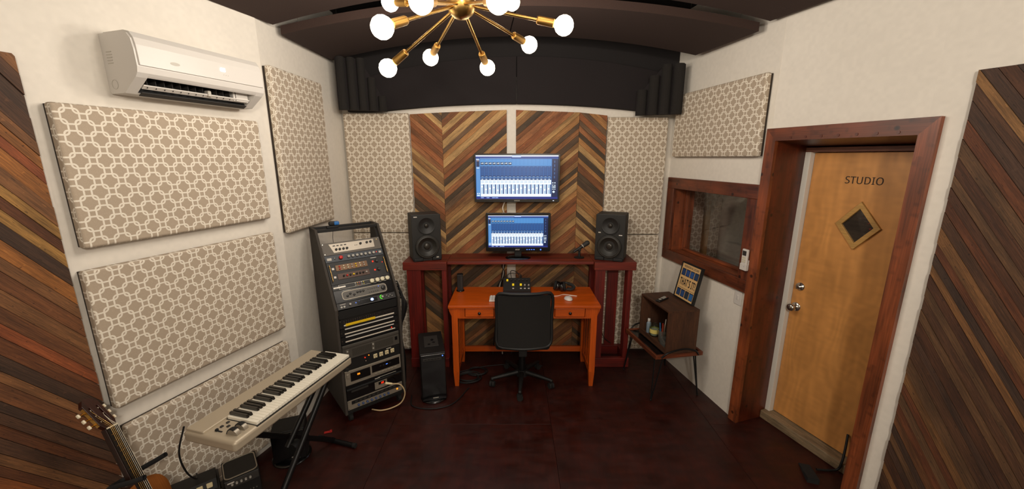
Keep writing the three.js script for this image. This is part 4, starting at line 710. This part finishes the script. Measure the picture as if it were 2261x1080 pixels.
unit('cassette_deck', 'silver cassette deck in the rack with amber digits', 'cassette deck', 0.315, 0.433, false, cassetteDeck);
unit('digital_recorder', 'black rack recorder with a small silver panel and red digits', 'audio unit', 0.19, 0.31, false, (g, w, h) => {
  chassis(g, w, h, 0.18); part('faceplate', box(w, h, 0.005, 0, 0, 0, 0.001), M.blackGloss, g); part('shelf_lip', box(w, 0.012, 0.02, 0, 0.03, 0.006, 0.003), M.black, g);
  part('display_panel', box(0.1, 0.062, 0.006, 0.045, -0.02, 0.004, 0.002), M.silver, g); part('display_window', box(0.055, 0.022, 0.003, 0.052, -0.006, 0.0075), M.blackGloss, g); part('display_digits', text('41', 0.015, 0.001, fontB).translate(0.055, -0.006, 0.009), M.ledRed, g);
  for (let i = 0; i < 4; i++) led(g, 0.025 + i * 0.018, -0.03, i === 1 ? M.ledBlue : M.chrome, 0.0025); part('tray', box(0.13, 0.016, 0.006, -0.12, 0.008, 0.004, 0.002), M.charcoal, g); part('panel_line', [box(0.15, 0.003, 0.002, 0.1, 0.046, 0.003), box(0.04, 0.006, 0.002, 0.02, 0.042, 0.003)], M.plasticGrey, g); part('name_plate', box(0.03, 0.006, 0.002, 0.185, 0.018, 0.003), M.brass, g);
});
unit('compressor', 'silver rack compressor with a row of blue knobs, lowest in the rack', 'audio unit', 0.106, 0.186, false, (g, w, h) => {
  chassis(g, w, h, 0.18); part('faceplate', box(w, h, 0.004, 0, 0, 0, 0.001), M.silver, g); part('upper_strip', box(w - 0.05, 0.028, 0.002, 0.005, 0.017, 0.003), M.black, g);
  for (let i = 0; i < 10; i++) part('meter', box(0.02, 0.013, 0.002, -0.155 + i * 0.034, 0.018, 0.0045), M.charcoal, g);
  knobs(g, Array.from({ length: 8 }, (_, i) => [-0.14 + i * 0.034, -0.018]), knobBlue, 0.0085, 0.014); led(g, 0.175, -0.012, M.ledAmber, 0.007); screws(g, w, h);
});
// cables at the rack
const rk = (x, y, z) => V3(x, y, z).applyQuaternion(rackQ).add(RACK.pos);
{
  const g = thing('cable_bundle', 'bundle of black audio cables hanging down the side of the rack', 'cables');
  for (let i = 0; i < 7; i++) { const o = i * 0.012; part('cable', tube([rk(0.48 + 0.003 * i, 1.0 - o, -0.13), rk(0.49 + o * 0.3, 1.03 - o * 2, -0.09), rk(0.505 + o * 0.55, 0.92 - o, -0.05), rk(0.5 + o * 0.5, 0.75 - o, -0.05 - 0.01 * i), rk(0.492 + o * 0.35, 0.55 + o, -0.06 - 0.012 * i), rk(0.5 + o * 0.6, 0.25 + o, -0.08 - 0.01 * i), rk(0.51 + o, 0.012 + o * 0.3, -0.13 - 0.02 * i)], i % 3 === 2 ? 0.0065 : 0.005, 60, 8), i === 3 ? M.charcoal : M.cord, g); }
}
{
  const g = thing('patch_cable', 'beige cable looping from the lower rack units down to the floor', 'cable');
  part('cord', tube([rk(0.345, 0.225, 0.03), rk(0.4, 0.21, 0.06), rk(0.43, 0.13, 0.07), rk(0.4, 0.05, 0.06), rk(0.33, 0.014, 0.03), rk(0.25, 0.01, 0.0), rk(0.2, 0.01, -0.06)], 0.0055, 50, 8), M.cordBeige, g);
  part('plug', rod(rk(0.3, 0.237, 0.006), rk(0.345, 0.225, 0.03), 0.011, 0.008), M.cream, g);
}
{
  const g = thing('web_camera', 'small black and blue camera clipped on top of the rack', 'camera', rk(0.115, 1.4695, -0.345), 40);
  part('clip', box(0.085, 0.02, 0.03, 0, 0.01, 0, 0.004), M.black, g);
  part('camera_body', box(0.075, 0.032, 0.034, 0.012, 0.036, 0.002, 0.01), M.black, g);
  part('blue_shell', box(0.04, 0.03, 0.03, 0.03, 0.037, 0.008, 0.009), std('#2a6bb0', 0.4), g);
  part('cable', tube([[0.0, 0.012, -0.014], [0.01, -0.02, -0.03], [0.006, -0.09, -0.04], [0.012, -0.17, -0.03]], 0.0018, 20, 6), M.cord, g);
}

// ================================================================ KEYBOARD AND STAND
const KB = { pos: V3(-1.246, 0.735, -1.88), deg: 75.1 };
{
  const g = thing('music_keyboard', 'silver-grey 61-key music keyboard resting on a black folding stand', 'keyboard', KB.pos, KB.deg);
  const L = 0.79, D = 0.3;
  part('chassis', box(L, 0.055, D, 0, 0.0275, 0, 0.016), M.kbBody, g);
  part('back_ridge', box(L - 0.02, 0.014, 0.105, 0, 0.058, -0.09, 0.006), M.kbBody, g);
  part('trim_line', box(L - 0.16, 0.002, 0.003, 0.06, 0.0655, -0.045), M.charcoal, g);
  const k0 = -0.275, k1 = 0.383, n = 36, kw = (k1 - k0) / n;
  part('key_bed', ext(k0 - 0.004, k1 + 0.004, 0.045, 0.056, -0.036, 0.146), M.charcoal, g);
  for (let i = 0; i < n; i++) part('white_key', box(kw - 0.0012, 0.016, 0.172, k0 + kw * (i + 0.5), 0.062, 0.055, 0.002), M.keyWhite, g);
  for (let i = 0; i < n - 1; i++) { if (![0, 1, 3, 4, 5].includes(i % 7)) continue; const x = k0 + kw * (i + 1); part('black_key', boxUV(extrude([[-0.03, 0.07], [0.075, 0.07], [0.068, 0.083], [-0.03, 0.083]], kw * 0.6, 0.0008).rotateY(-Math.PI / 2).translate(x + kw * 0.3, 0, 0)), M.keyBlack, g); }
  for (const x of [-0.345, -0.307]) { const wheel = part('control_wheel', cyl(0.03, 0.03, 0.02, x, 0.05, 0.09, 'x', 26), M.silver, g); part('wheel_grip', flat(new THREE.TorusGeometry(0.0305, 0.004, 8, 30, Math.PI * 0.7).rotateY(Math.PI / 2).rotateX(-0.2).scale(3.2, 1, 1).translate(x, 0.05, 0.09)), M.rubber, wheel); }
  for (const [x, z] of [[-0.325, -0.005], [-0.295, -0.005], [-0.315, 0.022]]) part('button', box(0.014, 0.006, 0.012, x, 0.057, z, 0.002), M.charcoal, g);
  part('slider', [box(0.006, 0.003, 0.04, -0.352, 0.056, 0.01), box(0.012, 0.012, 0.01, -0.352, 0.06, 0.0, 0.002)], M.rubber, g);
}
{
  const g = thing('keyboard_stand', 'black crossed-leg stand under the music keyboard', 'stand');
  const bar = (a, b, r = 0.0165) => rod(a, b, r, r, 14);
  part('leg', [bar([-1.13, 0.715, -2.22], [-1.3, 0.025, -1.62])], M.metalBlack, g);
  part('leg', [bar([-1.4, 0.715, -1.63], [-1.28, 0.025, -2.42])], M.metalBlack, g);
  part('leg', [bar([-1.185, 0.715, -2.24], [-1.3, 0.36, -1.95])], M.metalBlack, g);
  part('pivot', [cyl(0.04, 0.04, 0.05, 0, 0, 0, 'x', 24).rotateY(75 * RAD).translate(-1.27, 0.34, -1.97)], M.black, g);
  for (const [x, z] of [[-1.14, -2.21], [-1.37, -1.63]]) { part('top_bar', rod([x - 0.13, 0.722, z - 0.035], [x + 0.13, 0.722, z + 0.035], 0.012, 0.012, 12), M.rubber, g); }
  for (const [x, z] of [[-1.3, -1.62], [-1.28, -2.42]]) { const f = part('foot_bar', rod([x - 0.1, 0.017, z - 0.03], [x + 0.16, 0.017, z + 0.045], 0.0165, 0.0165, 14), M.metalBlack, g); part('end_cap', [rod([x - 0.12, 0.017, z - 0.036], [x - 0.1, 0.017, z - 0.03], 0.017), rod([x + 0.16, 0.017, z + 0.045], [x + 0.18, 0.017, z + 0.05], 0.017)], M.rubber, f); }
}
single('cable_tie', [box(0.055, 0.006, 0.02, 0, 0.003, 0, 0.002), box(0.014, 0.012, 0.014, 0.02, 0.008, 0.0, 0.003)], std('#b3221c', 0.6), 'short red strap lying on the floor by the keyboard stand', 'strap', [-1.37, 0.0005, -2.53], 20);
{
  const g = thing('tower_ghost_box', 'small black box on a rounded foot under the keyboard, ghost copy of the computer tower', 'speaker', [-1.51, 0, -2.3], 22);  // doubled lower front of the computer tower, not a loudspeaker
  part('case', ext(-0.1, 0.1, 0.012, 0.235, -0.1, 0.06, 0.006), M.black, g); part('front_panel', ext(-0.097, 0.097, 0.016, 0.23, 0.06, 0.072, 0.005), M.blackGloss, g);
  part('foot', lathe([[0, 0.016], [0.1, 0.016], [0.12, 0.006], [0.12, 0], [0, 0]], 0, 0, 0.0, 'y', 36), M.blackGloss, g); part('maker_mark', box(0.04, 0.005, 0.002, 0.03, 0.04, 0.073), M.plasticGrey, g);
}
// stacked gear on the floor in front of the low panel
const GS = { pos: [-1.6, 0, -1.755], deg: 40 };
{
  const at = (x, y, z) => V3(x, y, z).applyQuaternion(rackQ).add(V3(...GS.pos));
  const c = thing('gear_case', 'low black gear case on the floor under the keyboard end', 'case', at(0, 0, -0.01), 40);
  part('case', ext(-0.19, 0.2, 0.004, 0.2, -0.12, 0.12, 0.006), M.black, c); part('edge_strip', [ext(-0.191, 0.201, 0.19, 0.202, 0.112, 0.122), ext(-0.191, -0.181, 0.19, 0.202, -0.12, 0.112), ext(0.191, 0.201, 0.19, 0.202, -0.12, 0.112)], M.metalBlack, c);
  const d = thing('cassette_deck', 'silver-grey cassette deck on the gear case near the guitar', 'cassette deck', at(-0.075, 0.26, 0.1), 40); cassetteDeck(d, 0.22, 0.114);
  const p = thing('power_strip', 'black power box with two pale outlets on top of the silver-grey deck near the guitar', 'power strip', at(-0.08, 0.3185, 0.02), 40);
  part('body', boxUV(extrude([[-0.05, 0], [0.05, 0], [0.035, 0.045], [-0.05, 0.045]], 0.2, 0.002).rotateY(-Math.PI / 2).translate(0.1, 0, 0)), M.black, p);
  for (const x of [0.03, 0.07]) part('outlet', box(0.026, 0.03, 0.008, x, 0.022, 0.044, 0.003), M.cream, p); for (const [x, y] of [[-0.01, 0.036], [-0.04, 0.03], [-0.012, 0.014]]) part('indicator_light', ball(0.004, x, y, 0.043), y > 0.02 ? M.ledAmber : M.chrome, p);
  const a = thing('audio_interface', 'dark audio interface with a silver-rimmed top on the gear case under the keyboard', 'audio unit', at(0.12, 0.2035, 0.02), 40);
  part('body', ext(-0.075, 0.085, 0, 0.14, -0.1, 0.08, 0.006), M.black, a); part('faceplate', box(0.15, 0.04, 0.006, 0.005, 0.115, 0.081, 0.002), M.charcoal, a);
  part('rim', extrude(roundRect(0.15, 0.16, 0.025), 0.003, 0.0005, [roundRect(0.142, 0.152, 0.022)]).rotateX(-Math.PI / 2).translate(0.005, 0.1415, -0.01), M.silver, a);
  for (let i = 0; i < 5; i++) part('knob', cyl(0.005, 0.006, 0.01, -0.04 + i * 0.02, 0.118, 0.088, 'z', 12), knobGrey, a); part('name_plate', box(0.03, 0.006, 0.002, -0.045, 0.128, 0.085), M.plasticWhite, a); part('socket_row', Array.from({ length: 9 }, (_, i) => cyl(0.0035, 0.0035, 0.004, -0.055 + i * 0.0145, 0.04, 0.082, 'z', 8)), M.chrome, a).userData.kind = 'stuff';
}

// ================================================================ GUITAR ON ITS STAND
{
  const J = V3(-1.626, 0.622, -1.436), N = V3(-1.738, 0.858, -1.479), y = N.clone().sub(J).normalize(), z0 = V3(0.88, 0.22, -0.2), z = z0.clone().addScaledVector(y, -z0.dot(y)).normalize(), x = y.clone().cross(z);
  const g = thing('acoustic_guitar', 'nylon-string guitar with a slotted dark headstock leaning on a stand by the plank panel', 'guitar', J); g.quaternion.setFromRotationMatrix(new THREE.Matrix4().makeBasis(x, y, z));
  const top = std('#a9642c', 0.35, { map: fineTex }), sideM = std('#5b2c16', 0.35, { map: grainTex }), neckM = std('#3a1c11', 0.4, { map: grainTex }), ebony = std('#15100d', 0.45), bone = std('#e8dcc0', 0.4);
  const out = new THREE.Shape(); out.moveTo(0, 0.0); out.bezierCurveTo(0.1, 0.0, 0.135, -0.05, 0.125, -0.105); out.bezierCurveTo(0.118, -0.15, 0.098, -0.16, 0.11, -0.2); out.bezierCurveTo(0.13, -0.235, 0.165, -0.26, 0.16, -0.315); out.bezierCurveTo(0.152, -0.385, 0.07, -0.41, 0, -0.41); out.bezierCurveTo(-0.07, -0.41, -0.152, -0.385, -0.16, -0.315); out.bezierCurveTo(-0.165, -0.26, -0.13, -0.235, -0.11, -0.2); out.bezierCurveTo(-0.098, -0.16, -0.118, -0.15, -0.125, -0.105); out.bezierCurveTo(-0.135, -0.05, -0.1, 0, 0, 0);
  part('body', boxUV(extrude(out, 0.078).translate(0, 0, -0.082), 'y'), sideM, g);
  const soundboard = part('soundboard', boxUV(extrude(out, 0.004).translate(0, 0, -0.004), 'y'), top, g);
  part('sound_hole', cyl(0.042, 0.042, 0.001, 0, -0.13, 0.0006, 'z', 32), ebony, soundboard); part('rosette', flat(new THREE.RingGeometry(0.044, 0.056, 36).translate(0, -0.13, 0.001)), sideM, soundboard); part('bridge', box(0.14, 0.024, 0.008, 0, -0.29, 0.004, 0.002), ebony, soundboard);
  const nl = 0.264;
  part('neck', boxUV(extrude([[-0.025, -0.01], [0.025, -0.01], [0.022, nl], [-0.022, nl]], 0.016, 0.003).translate(0, 0, -0.021), 'y'), neckM, g);
  const fb = part('fretboard', extrude([[-0.028, -0.09], [0.028, -0.09], [0.0245, nl], [-0.0245, nl]], 0.006).translate(0, 0, 0.0005), ebony, g);
  for (let i = 1; i < 19; i++) { const yy = nl - (nl * 2) * (1 - 2 ** (-i / 12)); if (yy < -0.09) break; part('fret', box(0.05, 0.0014, 0.0014, 0, yy, 0.0072), M.brass, fb); }
  part('nut', box(0.049, 0.006, 0.009, 0, nl + 0.003, 0.004, 0.001), bone, g);
  const slot = (s) => [[s * 0.013, nl + 0.03], [s * 0.023, nl + 0.03], [s * 0.023, nl + 0.118], [s * 0.013, nl + 0.118]];
  const head = part('headstock', boxUV(extrude([[-0.026, nl + 0.006], [0.026, nl + 0.006], [0.037, nl + 0.03], [0.037, nl + 0.135], [0.02, nl + 0.158], [0, nl + 0.163], [-0.02, nl + 0.158], [-0.037, nl + 0.135], [-0.037, nl + 0.03]], 0.014, 0.001, [slot(1), slot(-1)]).translate(0, 0, -0.012), 'y'), std('#40190f', 0.35, { map: grainTex }), g);
  head.rotation.x = -15 * RAD; head.position.set(0, nl * (1 - Math.cos(15 * RAD)), nl * Math.sin(15 * RAD));
  for (const s of [-1, 1]) { part('tuner_plate', box(0.002, 0.1, 0.012, s * 0.0385, nl + 0.075, -0.005), M.brass, head); for (let i = 0; i < 3; i++) { const yy = nl + 0.042 + i * 0.032; part('string_roller', cyl(0.004, 0.004, 0.026, s * 0.02, yy, -0.005, 'x', 10), bone, head); const t = part('tuner', [cyl(0.003, 0.003, 0.02, s * 0.047, yy, -0.012, 'x', 8), cyl(0.004, 0.004, 0.014, s * 0.043, yy, -0.012, 'z', 8)], M.brass, head); part('tuner_button', box(0.009, 0.018, 0.012, s * 0.061, yy, -0.012, 0.004), bone, t); } }
  for (let i = 0; i < 6; i++) { const a = -0.018 + i * 0.0072, b = -0.025 + i * 0.01, yy = nl + 0.042 + (i < 3 ? i : 5 - i) * 0.032; part('string', [rod([a, nl + 0.004, 0.0105], [b, -0.288, 0.01], 0.0007, 0.0007, 5), rod([a, nl + 0.004, 0.0095], [(i < 3 ? -1 : 1) * 0.018, nl + (yy - nl) * 0.966, -0.002 - (yy - nl) * 0.259], 0.0007, 0.0007, 5)], i < 3 ? M.brass : std('#e6dcc4', 0.3), g); }
  // stand
  const s = thing('guitar_stand', 'black tubular stand with padded arms holding the guitar neck', 'stand');
  const P = (a, b, c) => V3(a, b, c).applyQuaternion(g.quaternion).add(J);
  const base = P(0, -0.36, -0.115); 
  part('column', rod(P(0, 0.03, -0.1), base, 0.012), M.metalBlack, s);
  part('neck_arm', tube([P(0, 0.03, -0.1), P(0.05, 0.03, -0.075), P(0.066, 0.036, -0.02), P(0.068, 0.04, 0.04), P(0.066, 0.045, 0.085)], 0.0105, 30, 10), M.rubber, s);
  part('neck_arm', tube([P(0, 0.03, -0.1), P(-0.05, 0.03, -0.075), P(-0.066, 0.03, -0.02), P(-0.075, 0.02, 0.04), P(-0.075, 0.015, 0.085)], 0.0105, 30, 10), M.rubber, s);
  for (const q of [-1, 1]) part('body_arm', tube([base, P(q * 0.07, -0.41, -0.11), P(q * 0.1, -0.425, -0.04), P(q * 0.1, -0.425, 0.03), P(q * 0.1, -0.4, 0.045)], 0.009, 30, 8), M.rubber, s);
  for (const [dx, dz] of [[0.2, 0.02], [-0.13, 0.13], [-0.13, -0.16]]) part('leg', rod(base, V3(base.x + dx, 0.011, base.z + dz), 0.01), M.metalBlack, s);
}
single('keyboard_cable', tube([[-1.56, 0.75, -1.62], [-1.59, 0.62, -1.6], [-1.6, 0.48, -1.63], [-1.61, 0.4, -1.68], [-1.66, 0.375, -1.74]], 0.004, 40, 8), M.cord, 'thin black cable dropping from the keyboard to the power box', 'cable');

// ================================================================ SIDE TABLE AND CRATE
{
  const T = frame(1.335, -3.2, -79.63);
  const g = thing('tray_table', 'low tray table with wood-edged glass top and black hairpin legs', 'table', T.at(0, 0, 0), -79.63);
  const y = 0.42, hx = 0.265, hz = 0.215;
  part('tray_board', ext(-hx + 0.02, hx - 0.02, y - 0.022, y - 0.008, -hz + 0.02, hz - 0.02), M.blackGloss, g);
  for (const s of [-1, 1]) { part('edge_rail', ext(-hx, hx, y - 0.034, y, s > 0 ? hz - 0.022 : -hz, s > 0 ? hz : -hz + 0.022, 0.003, 'x'), M.crateEdge, g); part('edge_rail', ext(s > 0 ? hx - 0.022 : -hx, s > 0 ? hx : -hx + 0.022, y - 0.034, y, -hz + 0.022, hz - 0.022, 0.003, 'z'), M.crateEdge, g); }
  part('handle', tube([[hx + 0.004, y - 0.02, hz - 0.05], [hx + 0.016, y + 0.02, hz - 0.09], [hx + 0.018, y + 0.045, 0.03], [hx + 0.018, y + 0.045, -0.06], [hx + 0.016, y + 0.015, -hz + 0.075], [hx + 0.004, y - 0.02, -hz + 0.045]], 0.0075, 44, 10), M.metalBlack, g);
  part('handle', tube([[-hx - 0.004, y - 0.02, hz - 0.05], [-hx - 0.016, y + 0.02, hz - 0.09], [-hx - 0.018, y + 0.045, 0.0], [-hx - 0.016, y + 0.02, -hz + 0.09], [-hx - 0.004, y - 0.02, -hz + 0.05]], 0.0075, 44, 10), M.metalBlack, g);
  for (const sx of [-1, 1]) for (const sz of [-1, 1]) part('leg', [rod([sx * (hx - 0.06), y - 0.022, sz * (hz - 0.03)], [sx * (hx - 0.015), 0.006, sz * (hz + 0.002)], 0.0055), rod([sx * (hx - 0.015), y - 0.034, sz * (hz - 0.075)], [sx * (hx - 0.015), 0.006, sz * (hz + 0.002)], 0.0055), ball(0.008, sx * (hx - 0.015), 0.008, sz * (hz + 0.002))], M.metalBlack, g);
  // crate: local z faces the desk
  const B = frame(1.352, -3.165, -79.63), c = thing('wooden_crate', 'dark weathered wooden crate lying on its side on the tray table', 'crate', B.at(0, 0.4205, 0), -79.63);
  const w = 0.222, d = 0.137, h = 0.375, t = 0.016;
  part('top_board', ext(-w, w, h - t, h, -d, d, 0.002), M.crate, c); part('bottom_board', ext(-w, w, 0, t, -d, d, 0.002), M.crate, c);
  for (const s of [-1, 1]) part('side_board', ext(s > 0 ? w - t : -w, s > 0 ? w : -w + t, t, h - t, -d, d, 0.002, 'y'), M.crate, c);
  part('back_board', ext(-w + t, w - t, t, h - t, -d, -d + 0.01), M.crate, c);
  part('front_lip', ext(-w + t, w - t, t, t + 0.03, d - 0.012, d - 0.002, 0.002), M.crate, c);
  const inC = (x, y2, z2) => B.at(x, 0.4205 + y2, z2);
  // contents
  { const j = thing('glass_jar', 'clear glass jar with a cream label inside the crate', 'jar', inC(-0.092, t + 0.0005, 0.06), -60); part('jar_glass', lathe([[0, 0], [0.036, 0], [0.04, 0.006], [0.04, 0.085], [0.033, 0.1], [0.034, 0.112], [0.03, 0.112], [0.029, 0.1], [0.036, 0.084], [0.036, 0.008], [0, 0.006]]), phys('#e8eee8', 0.05, { transmission: 1, thickness: 0, ior: 1.45 }), j); part('label', lathe([[0.0405, 0.03], [0.0405, 0.068]], 0, 0, 0, 'y', 28), std('#d8c66e', 0.7), j); part('contents', cyl(0.033, 0.033, 0.05, 0, 0.035, 0), M.plasticGrey, j); }
  { const j = thing('pen_cup', 'clear cup crammed with pens and small tools inside the crate', 'cup', inC(0.02, t + 0.0005, 0.045), 0); part('cup_wall', lathe([[0, 0], [0.036, 0], [0.041, 0.1], [0.038, 0.1], [0.034, 0.005], [0, 0.005]]), phys('#d9d6cc', 0.08, { transmission: 0.9, thickness: 0 }), j); [['#c03a26', -0.012, 0.01, 0.17], ['#20201f', 0.014, 0.012, 0.18], ['#2b6ea8', -0.018, -0.012, 0.16], ['#c9c3b6', 0.012, -0.014, 0.19], ['#a9663a', 0.0, 0.0, 0.15], ['#1b1b1b', 0.02, 0.0, 0.17]].forEach(([col, a, b, L]) => part('pen', rod([a * 0.7, 0.006, b * 0.7], [a * 1.7 + 0.006, L, b * 1.7], 0.0045, 0.0045, 8), std(col, 0.5), j)); }
  { const j = thing('small_bottle', 'small white topped bottle beside the jar in the crate', 'bottle', inC(-0.165, t + 0.0005, 0.075), 0); part('bottle_body', lathe([[0, 0], [0.02, 0], [0.021, 0.09], [0.012, 0.105], [0, 0.106]]), std('#7f8f9a', 0.35), j); part('cap', lathe([[0, 0.028], [0.012, 0.028], [0.013, 0], [0, 0]], 0, 0.106, 0), M.plasticWhite, j); }
  { const j = thing('parts_box', 'clear plastic box of small parts at the end of the crate', 'box', inC(0.13, t + 0.0005, 0.05), 0); part('box_wall', [ext(-0.06, 0.06, 0, 0.003, -0.05, 0.05), ext(-0.06, -0.057, 0.003, 0.07, -0.05, 0.05), ext(0.057, 0.06, 0.003, 0.07, -0.05, 0.05), ext(-0.057, 0.057, 0.003, 0.07, 0.047, 0.05), ext(-0.057, 0.057, 0.003, 0.07, -0.05, -0.047)], phys('#cfcfc8', 0.1, { transmission: 0.85, thickness: 0 }), j); for (let i = 0; i < 9; i++) part('small_part', rod([rr(-0.045, 0.045), 0.012 + i * 0.006, rr(-0.035, 0.035)], [rr(-0.045, 0.045), 0.014 + i * 0.006, rr(-0.035, 0.035)], 0.006, 0.006, 8), [M.plasticGrey, M.black, M.steel, std('#9a6a4a', 0.5)][i % 4], j); }
  // remote on the crate
  { const r = thing('remote_control', 'black remote control lying on top of the crate', 'remote', inC(-0.03, h + 0.0005, 0.05), -50); part('case', box(0.042, 0.016, 0.15, 0, 0.008, 0, 0.006), M.black, r); for (let i = 0; i < 5; i++) for (let k = 0; k < 3; k++) part('button', box(0.007, 0.003, 0.008, -0.011 + k * 0.011, 0.017, -0.055 + i * 0.014, 0.001), i === 0 && k === 2 ? std('#a02018', 0.5) : M.plasticGrey, r); part('button', cyl(0.012, 0.012, 0.003, 0, 0.0165, 0.035, 'y', 18), M.plasticGrey, r); }
  // framed record sleeve
  const sleeve = canvasTex(512, 640, (x, W, Hh) => {
    x.fillStyle = '#d9b27a'; x.fillRect(0, 0, W, Hh); x.fillStyle = '#15171c';
    for (let i = 0; i < 4; i++) { x.fillRect(26 + i * 118, 96, 106, 130); x.fillRect(26 + i * 118, 470, 106, 136); x.fillStyle = ['#24406e', '#2b4a86', '#2f5590', '#263f63'][i]; x.fillRect(34 + i * 118, 110, 90, 106); x.fillStyle = ['#27446f', '#2a4a7c', '#2e3a48', '#2f65a0'][i]; x.fillRect(34 + i * 118, 484, 90, 112); x.fillStyle = '#15171c'; }
    x.textAlign = 'center'; x.textBaseline = 'middle'; x.font = 'bold 44px sans-serif'; x.save(); x.translate(W / 2, 52); x.scale(0.6, 1.2); x.fillText('PRESERVATION HALL JAZZ BAND', 0, 0); x.restore();
    x.font = 'bold 128px sans-serif'; x.save(); x.translate(W / 2, 336); x.scale(0.72, 1.45); x.fillText("THAT'S IT!", 0, 0); x.restore(); x.fillRect(30, 444, W - 60, 6); });
  const s = thing('framed_sleeve', 'framed cream and blue record sleeve lettered THAT\'S IT! leaning on the wall', 'picture', B.at(0.018, 0.4205 + h + 0.006, -0.108), -79.63); s.rotation.order = 'YXZ'; s.rotation.x = -0.2;
  const sw = 0.262, sh = 0.318; part('picture_frame', extrude(roundRect(sw, sh, 0.002, 0, sh / 2), 0.026, 0.001, [roundRect(sw - 0.016, sh - 0.016, 0.001, 0, sh / 2)]).translate(0, 0, -0.026), M.black, s); part('sleeve_print', plate(sw - 0.015, sh - 0.015, 0.018, 0, sh / 2, -0.014), std('#ffffff', 0.5, { map: sleeve }), s);
}
// ---------------------------------------------------------------- wall fittings
{
  const s = thing('light_switch', 'white rocker switch plate on the wall below the window', 'switch', RIGHT.at(1.06, 0.968, 0.0005), -79.63); part('plate', box(0.072, 0.115, 0.006, 0, 0, 0.003, 0.003), M.plasticWhite, s); part('rocker', box(0.018, 0.034, 0.008, 0, 0, 0.007, 0.002), M.plasticWhite, s);
  const r = thing('climate_remote', 'white air conditioner remote in a holder on the window casing', 'remote', RIGHT.at(1.12, 1.28, 0.0285), -79.63); part('holder', [ext(-0.028, 0.028, -0.075, 0.0, 0.0, 0.005, 0.002), ext(-0.03, 0.03, -0.078, -0.03, 0.004, 0.026, 0.003)], M.plasticWhite, r); part('remote_body', ext(-0.026, 0.026, -0.07, 0.078, 0.006, 0.024, 0.006), M.plasticWhite, r); part('remote_screen', box(0.034, 0.034, 0.002, 0, 0.048, 0.0245), M.charcoal, r); for (let i = 0; i < 3; i++) for (let k = 0; k < 2; k++) part('button', box(0.012, 0.007, 0.003, -0.009 + k * 0.018, 0.014 - i * 0.014, 0.0245, 0.001), std('#c9c09a', 0.5), r); part('maker_mark', extrude(new THREE.Shape().absellipse(0, -0.052, 0.012, 0.006, 0, 7), 0.002).translate(0, 0, 0.026), std('#2b3f8c', 0.5), r);
}
{ // cord and rubber wedge at the threshold
  const P = [RDOOR.at(0.62, 0.24, -0.285), RDOOR.at(0.645, 0.15, -0.24), RDOOR.at(0.66, 0.085, -0.205), RDOOR.at(0.655, 0.03, -0.19), RDOOR.at(0.63, 0.012, -0.15), RDOOR.at(0.6, 0.012, -0.08)];
  single('door_cord', tube(P, 0.007, 36, 8), M.cord, 'black cord hanging over the wooden door threshold', 'cord');
  const w = thing('floor_wedge', 'black rubber wedge on the floor by the door casing', 'door wedge', RDOOR.at(0.61, 0.0005, 0.0), -110); part('wedge', boxUV(extrude([[-0.09, 0], [0.07, 0], [0.07, 0.035], [-0.09, 0.006]], 0.06, 0.002).translate(0, 0, -0.03)), M.rubber, w);
}
{ // floor cables under the desk
  const g = thing('floor_cables', 'coiled black cables on the floor behind the computer tower', 'cables');
  const coil = (cx, cz, r, n, y) => tube(Array.from({ length: n * 10 }, (_, i) => { const a = i / 10 * Math.PI * 2, q = r * (0.85 + 0.15 * Math.sin(i * 0.37)); return [cx + q * Math.cos(a), y + 0.012 * (i / (n * 10)) * n * 0.4 + 0.004 * Math.sin(i), cz + q * 0.75 * Math.sin(a)]; }), 0.005, n * 40, 7);
  part('cable', coil(-0.4, -3.25, 0.12, 4, 0.006), M.cord, g); part('cable', coil(-0.33, -3.36, 0.1, 3, 0.008), M.cord, g);
  part('cable', tube([[-0.52, 0.006, -3.35], [-0.3, 0.006, -3.45], [0.0, 0.006, -3.5], [0.3, 0.006, -3.47]], 0.005, 40, 7), M.cord, g);
  const h = thing('power_leads', 'black leads hanging behind the monitors down to the floor', 'cables');
  part('cable', tube([[-0.06, 1.6, -3.78], [-0.09, 1.52, -3.77], [-0.06, 1.42, -3.78], [-0.05, 1.1, -3.785]], 0.006, 40, 8), M.cordWhite, h);
  for (let i = 0; i < 3; i++) part('cable', tube([[-0.06 + i * 0.01, 1.02, -3.785], [-0.07 - i * 0.015, 0.95, -3.78], [-0.1 + i * 0.012, 0.85, -3.78], [-0.11 - i * 0.02, 0.7, -3.77], [-0.16 + i * 0.05, 0.4, -3.74], [-0.2 + i * 0.1, 0.01, -3.7]], 0.006, 50, 8), i === 1 ? M.plasticGrey : M.cord, h);
  const k = thing('speaker_lead', 'loose black lead trailing past the computer tower foot', 'cable'); part('cord', tube([[-0.86, 0.008, -2.98], [-0.82, 0.007, -2.84], [-0.66, 0.006, -2.8], [-0.5, 0.006, -2.86], [-0.38, 0.006, -3.1]], 0.005, 50, 7), M.cord, k);
  const t = thing('shelf_lead', 'thin black lead hanging inside the shelf tower next to the crate', 'cable'); part('cord', tube([[0.9, 0.98, -3.72], [0.91, 0.7, -3.7], [0.9, 0.4, -3.69], [0.94, 0.2, -3.7], [1.02, 0.13, -3.7]], 0.004, 40, 7), M.cord, t);
}
scene.traverse((o) => { if (o.isMesh) { o.castShadow = o.name !== 'bulb'; o.receiveShadow = true; } });
renderer.render(scene, camera);
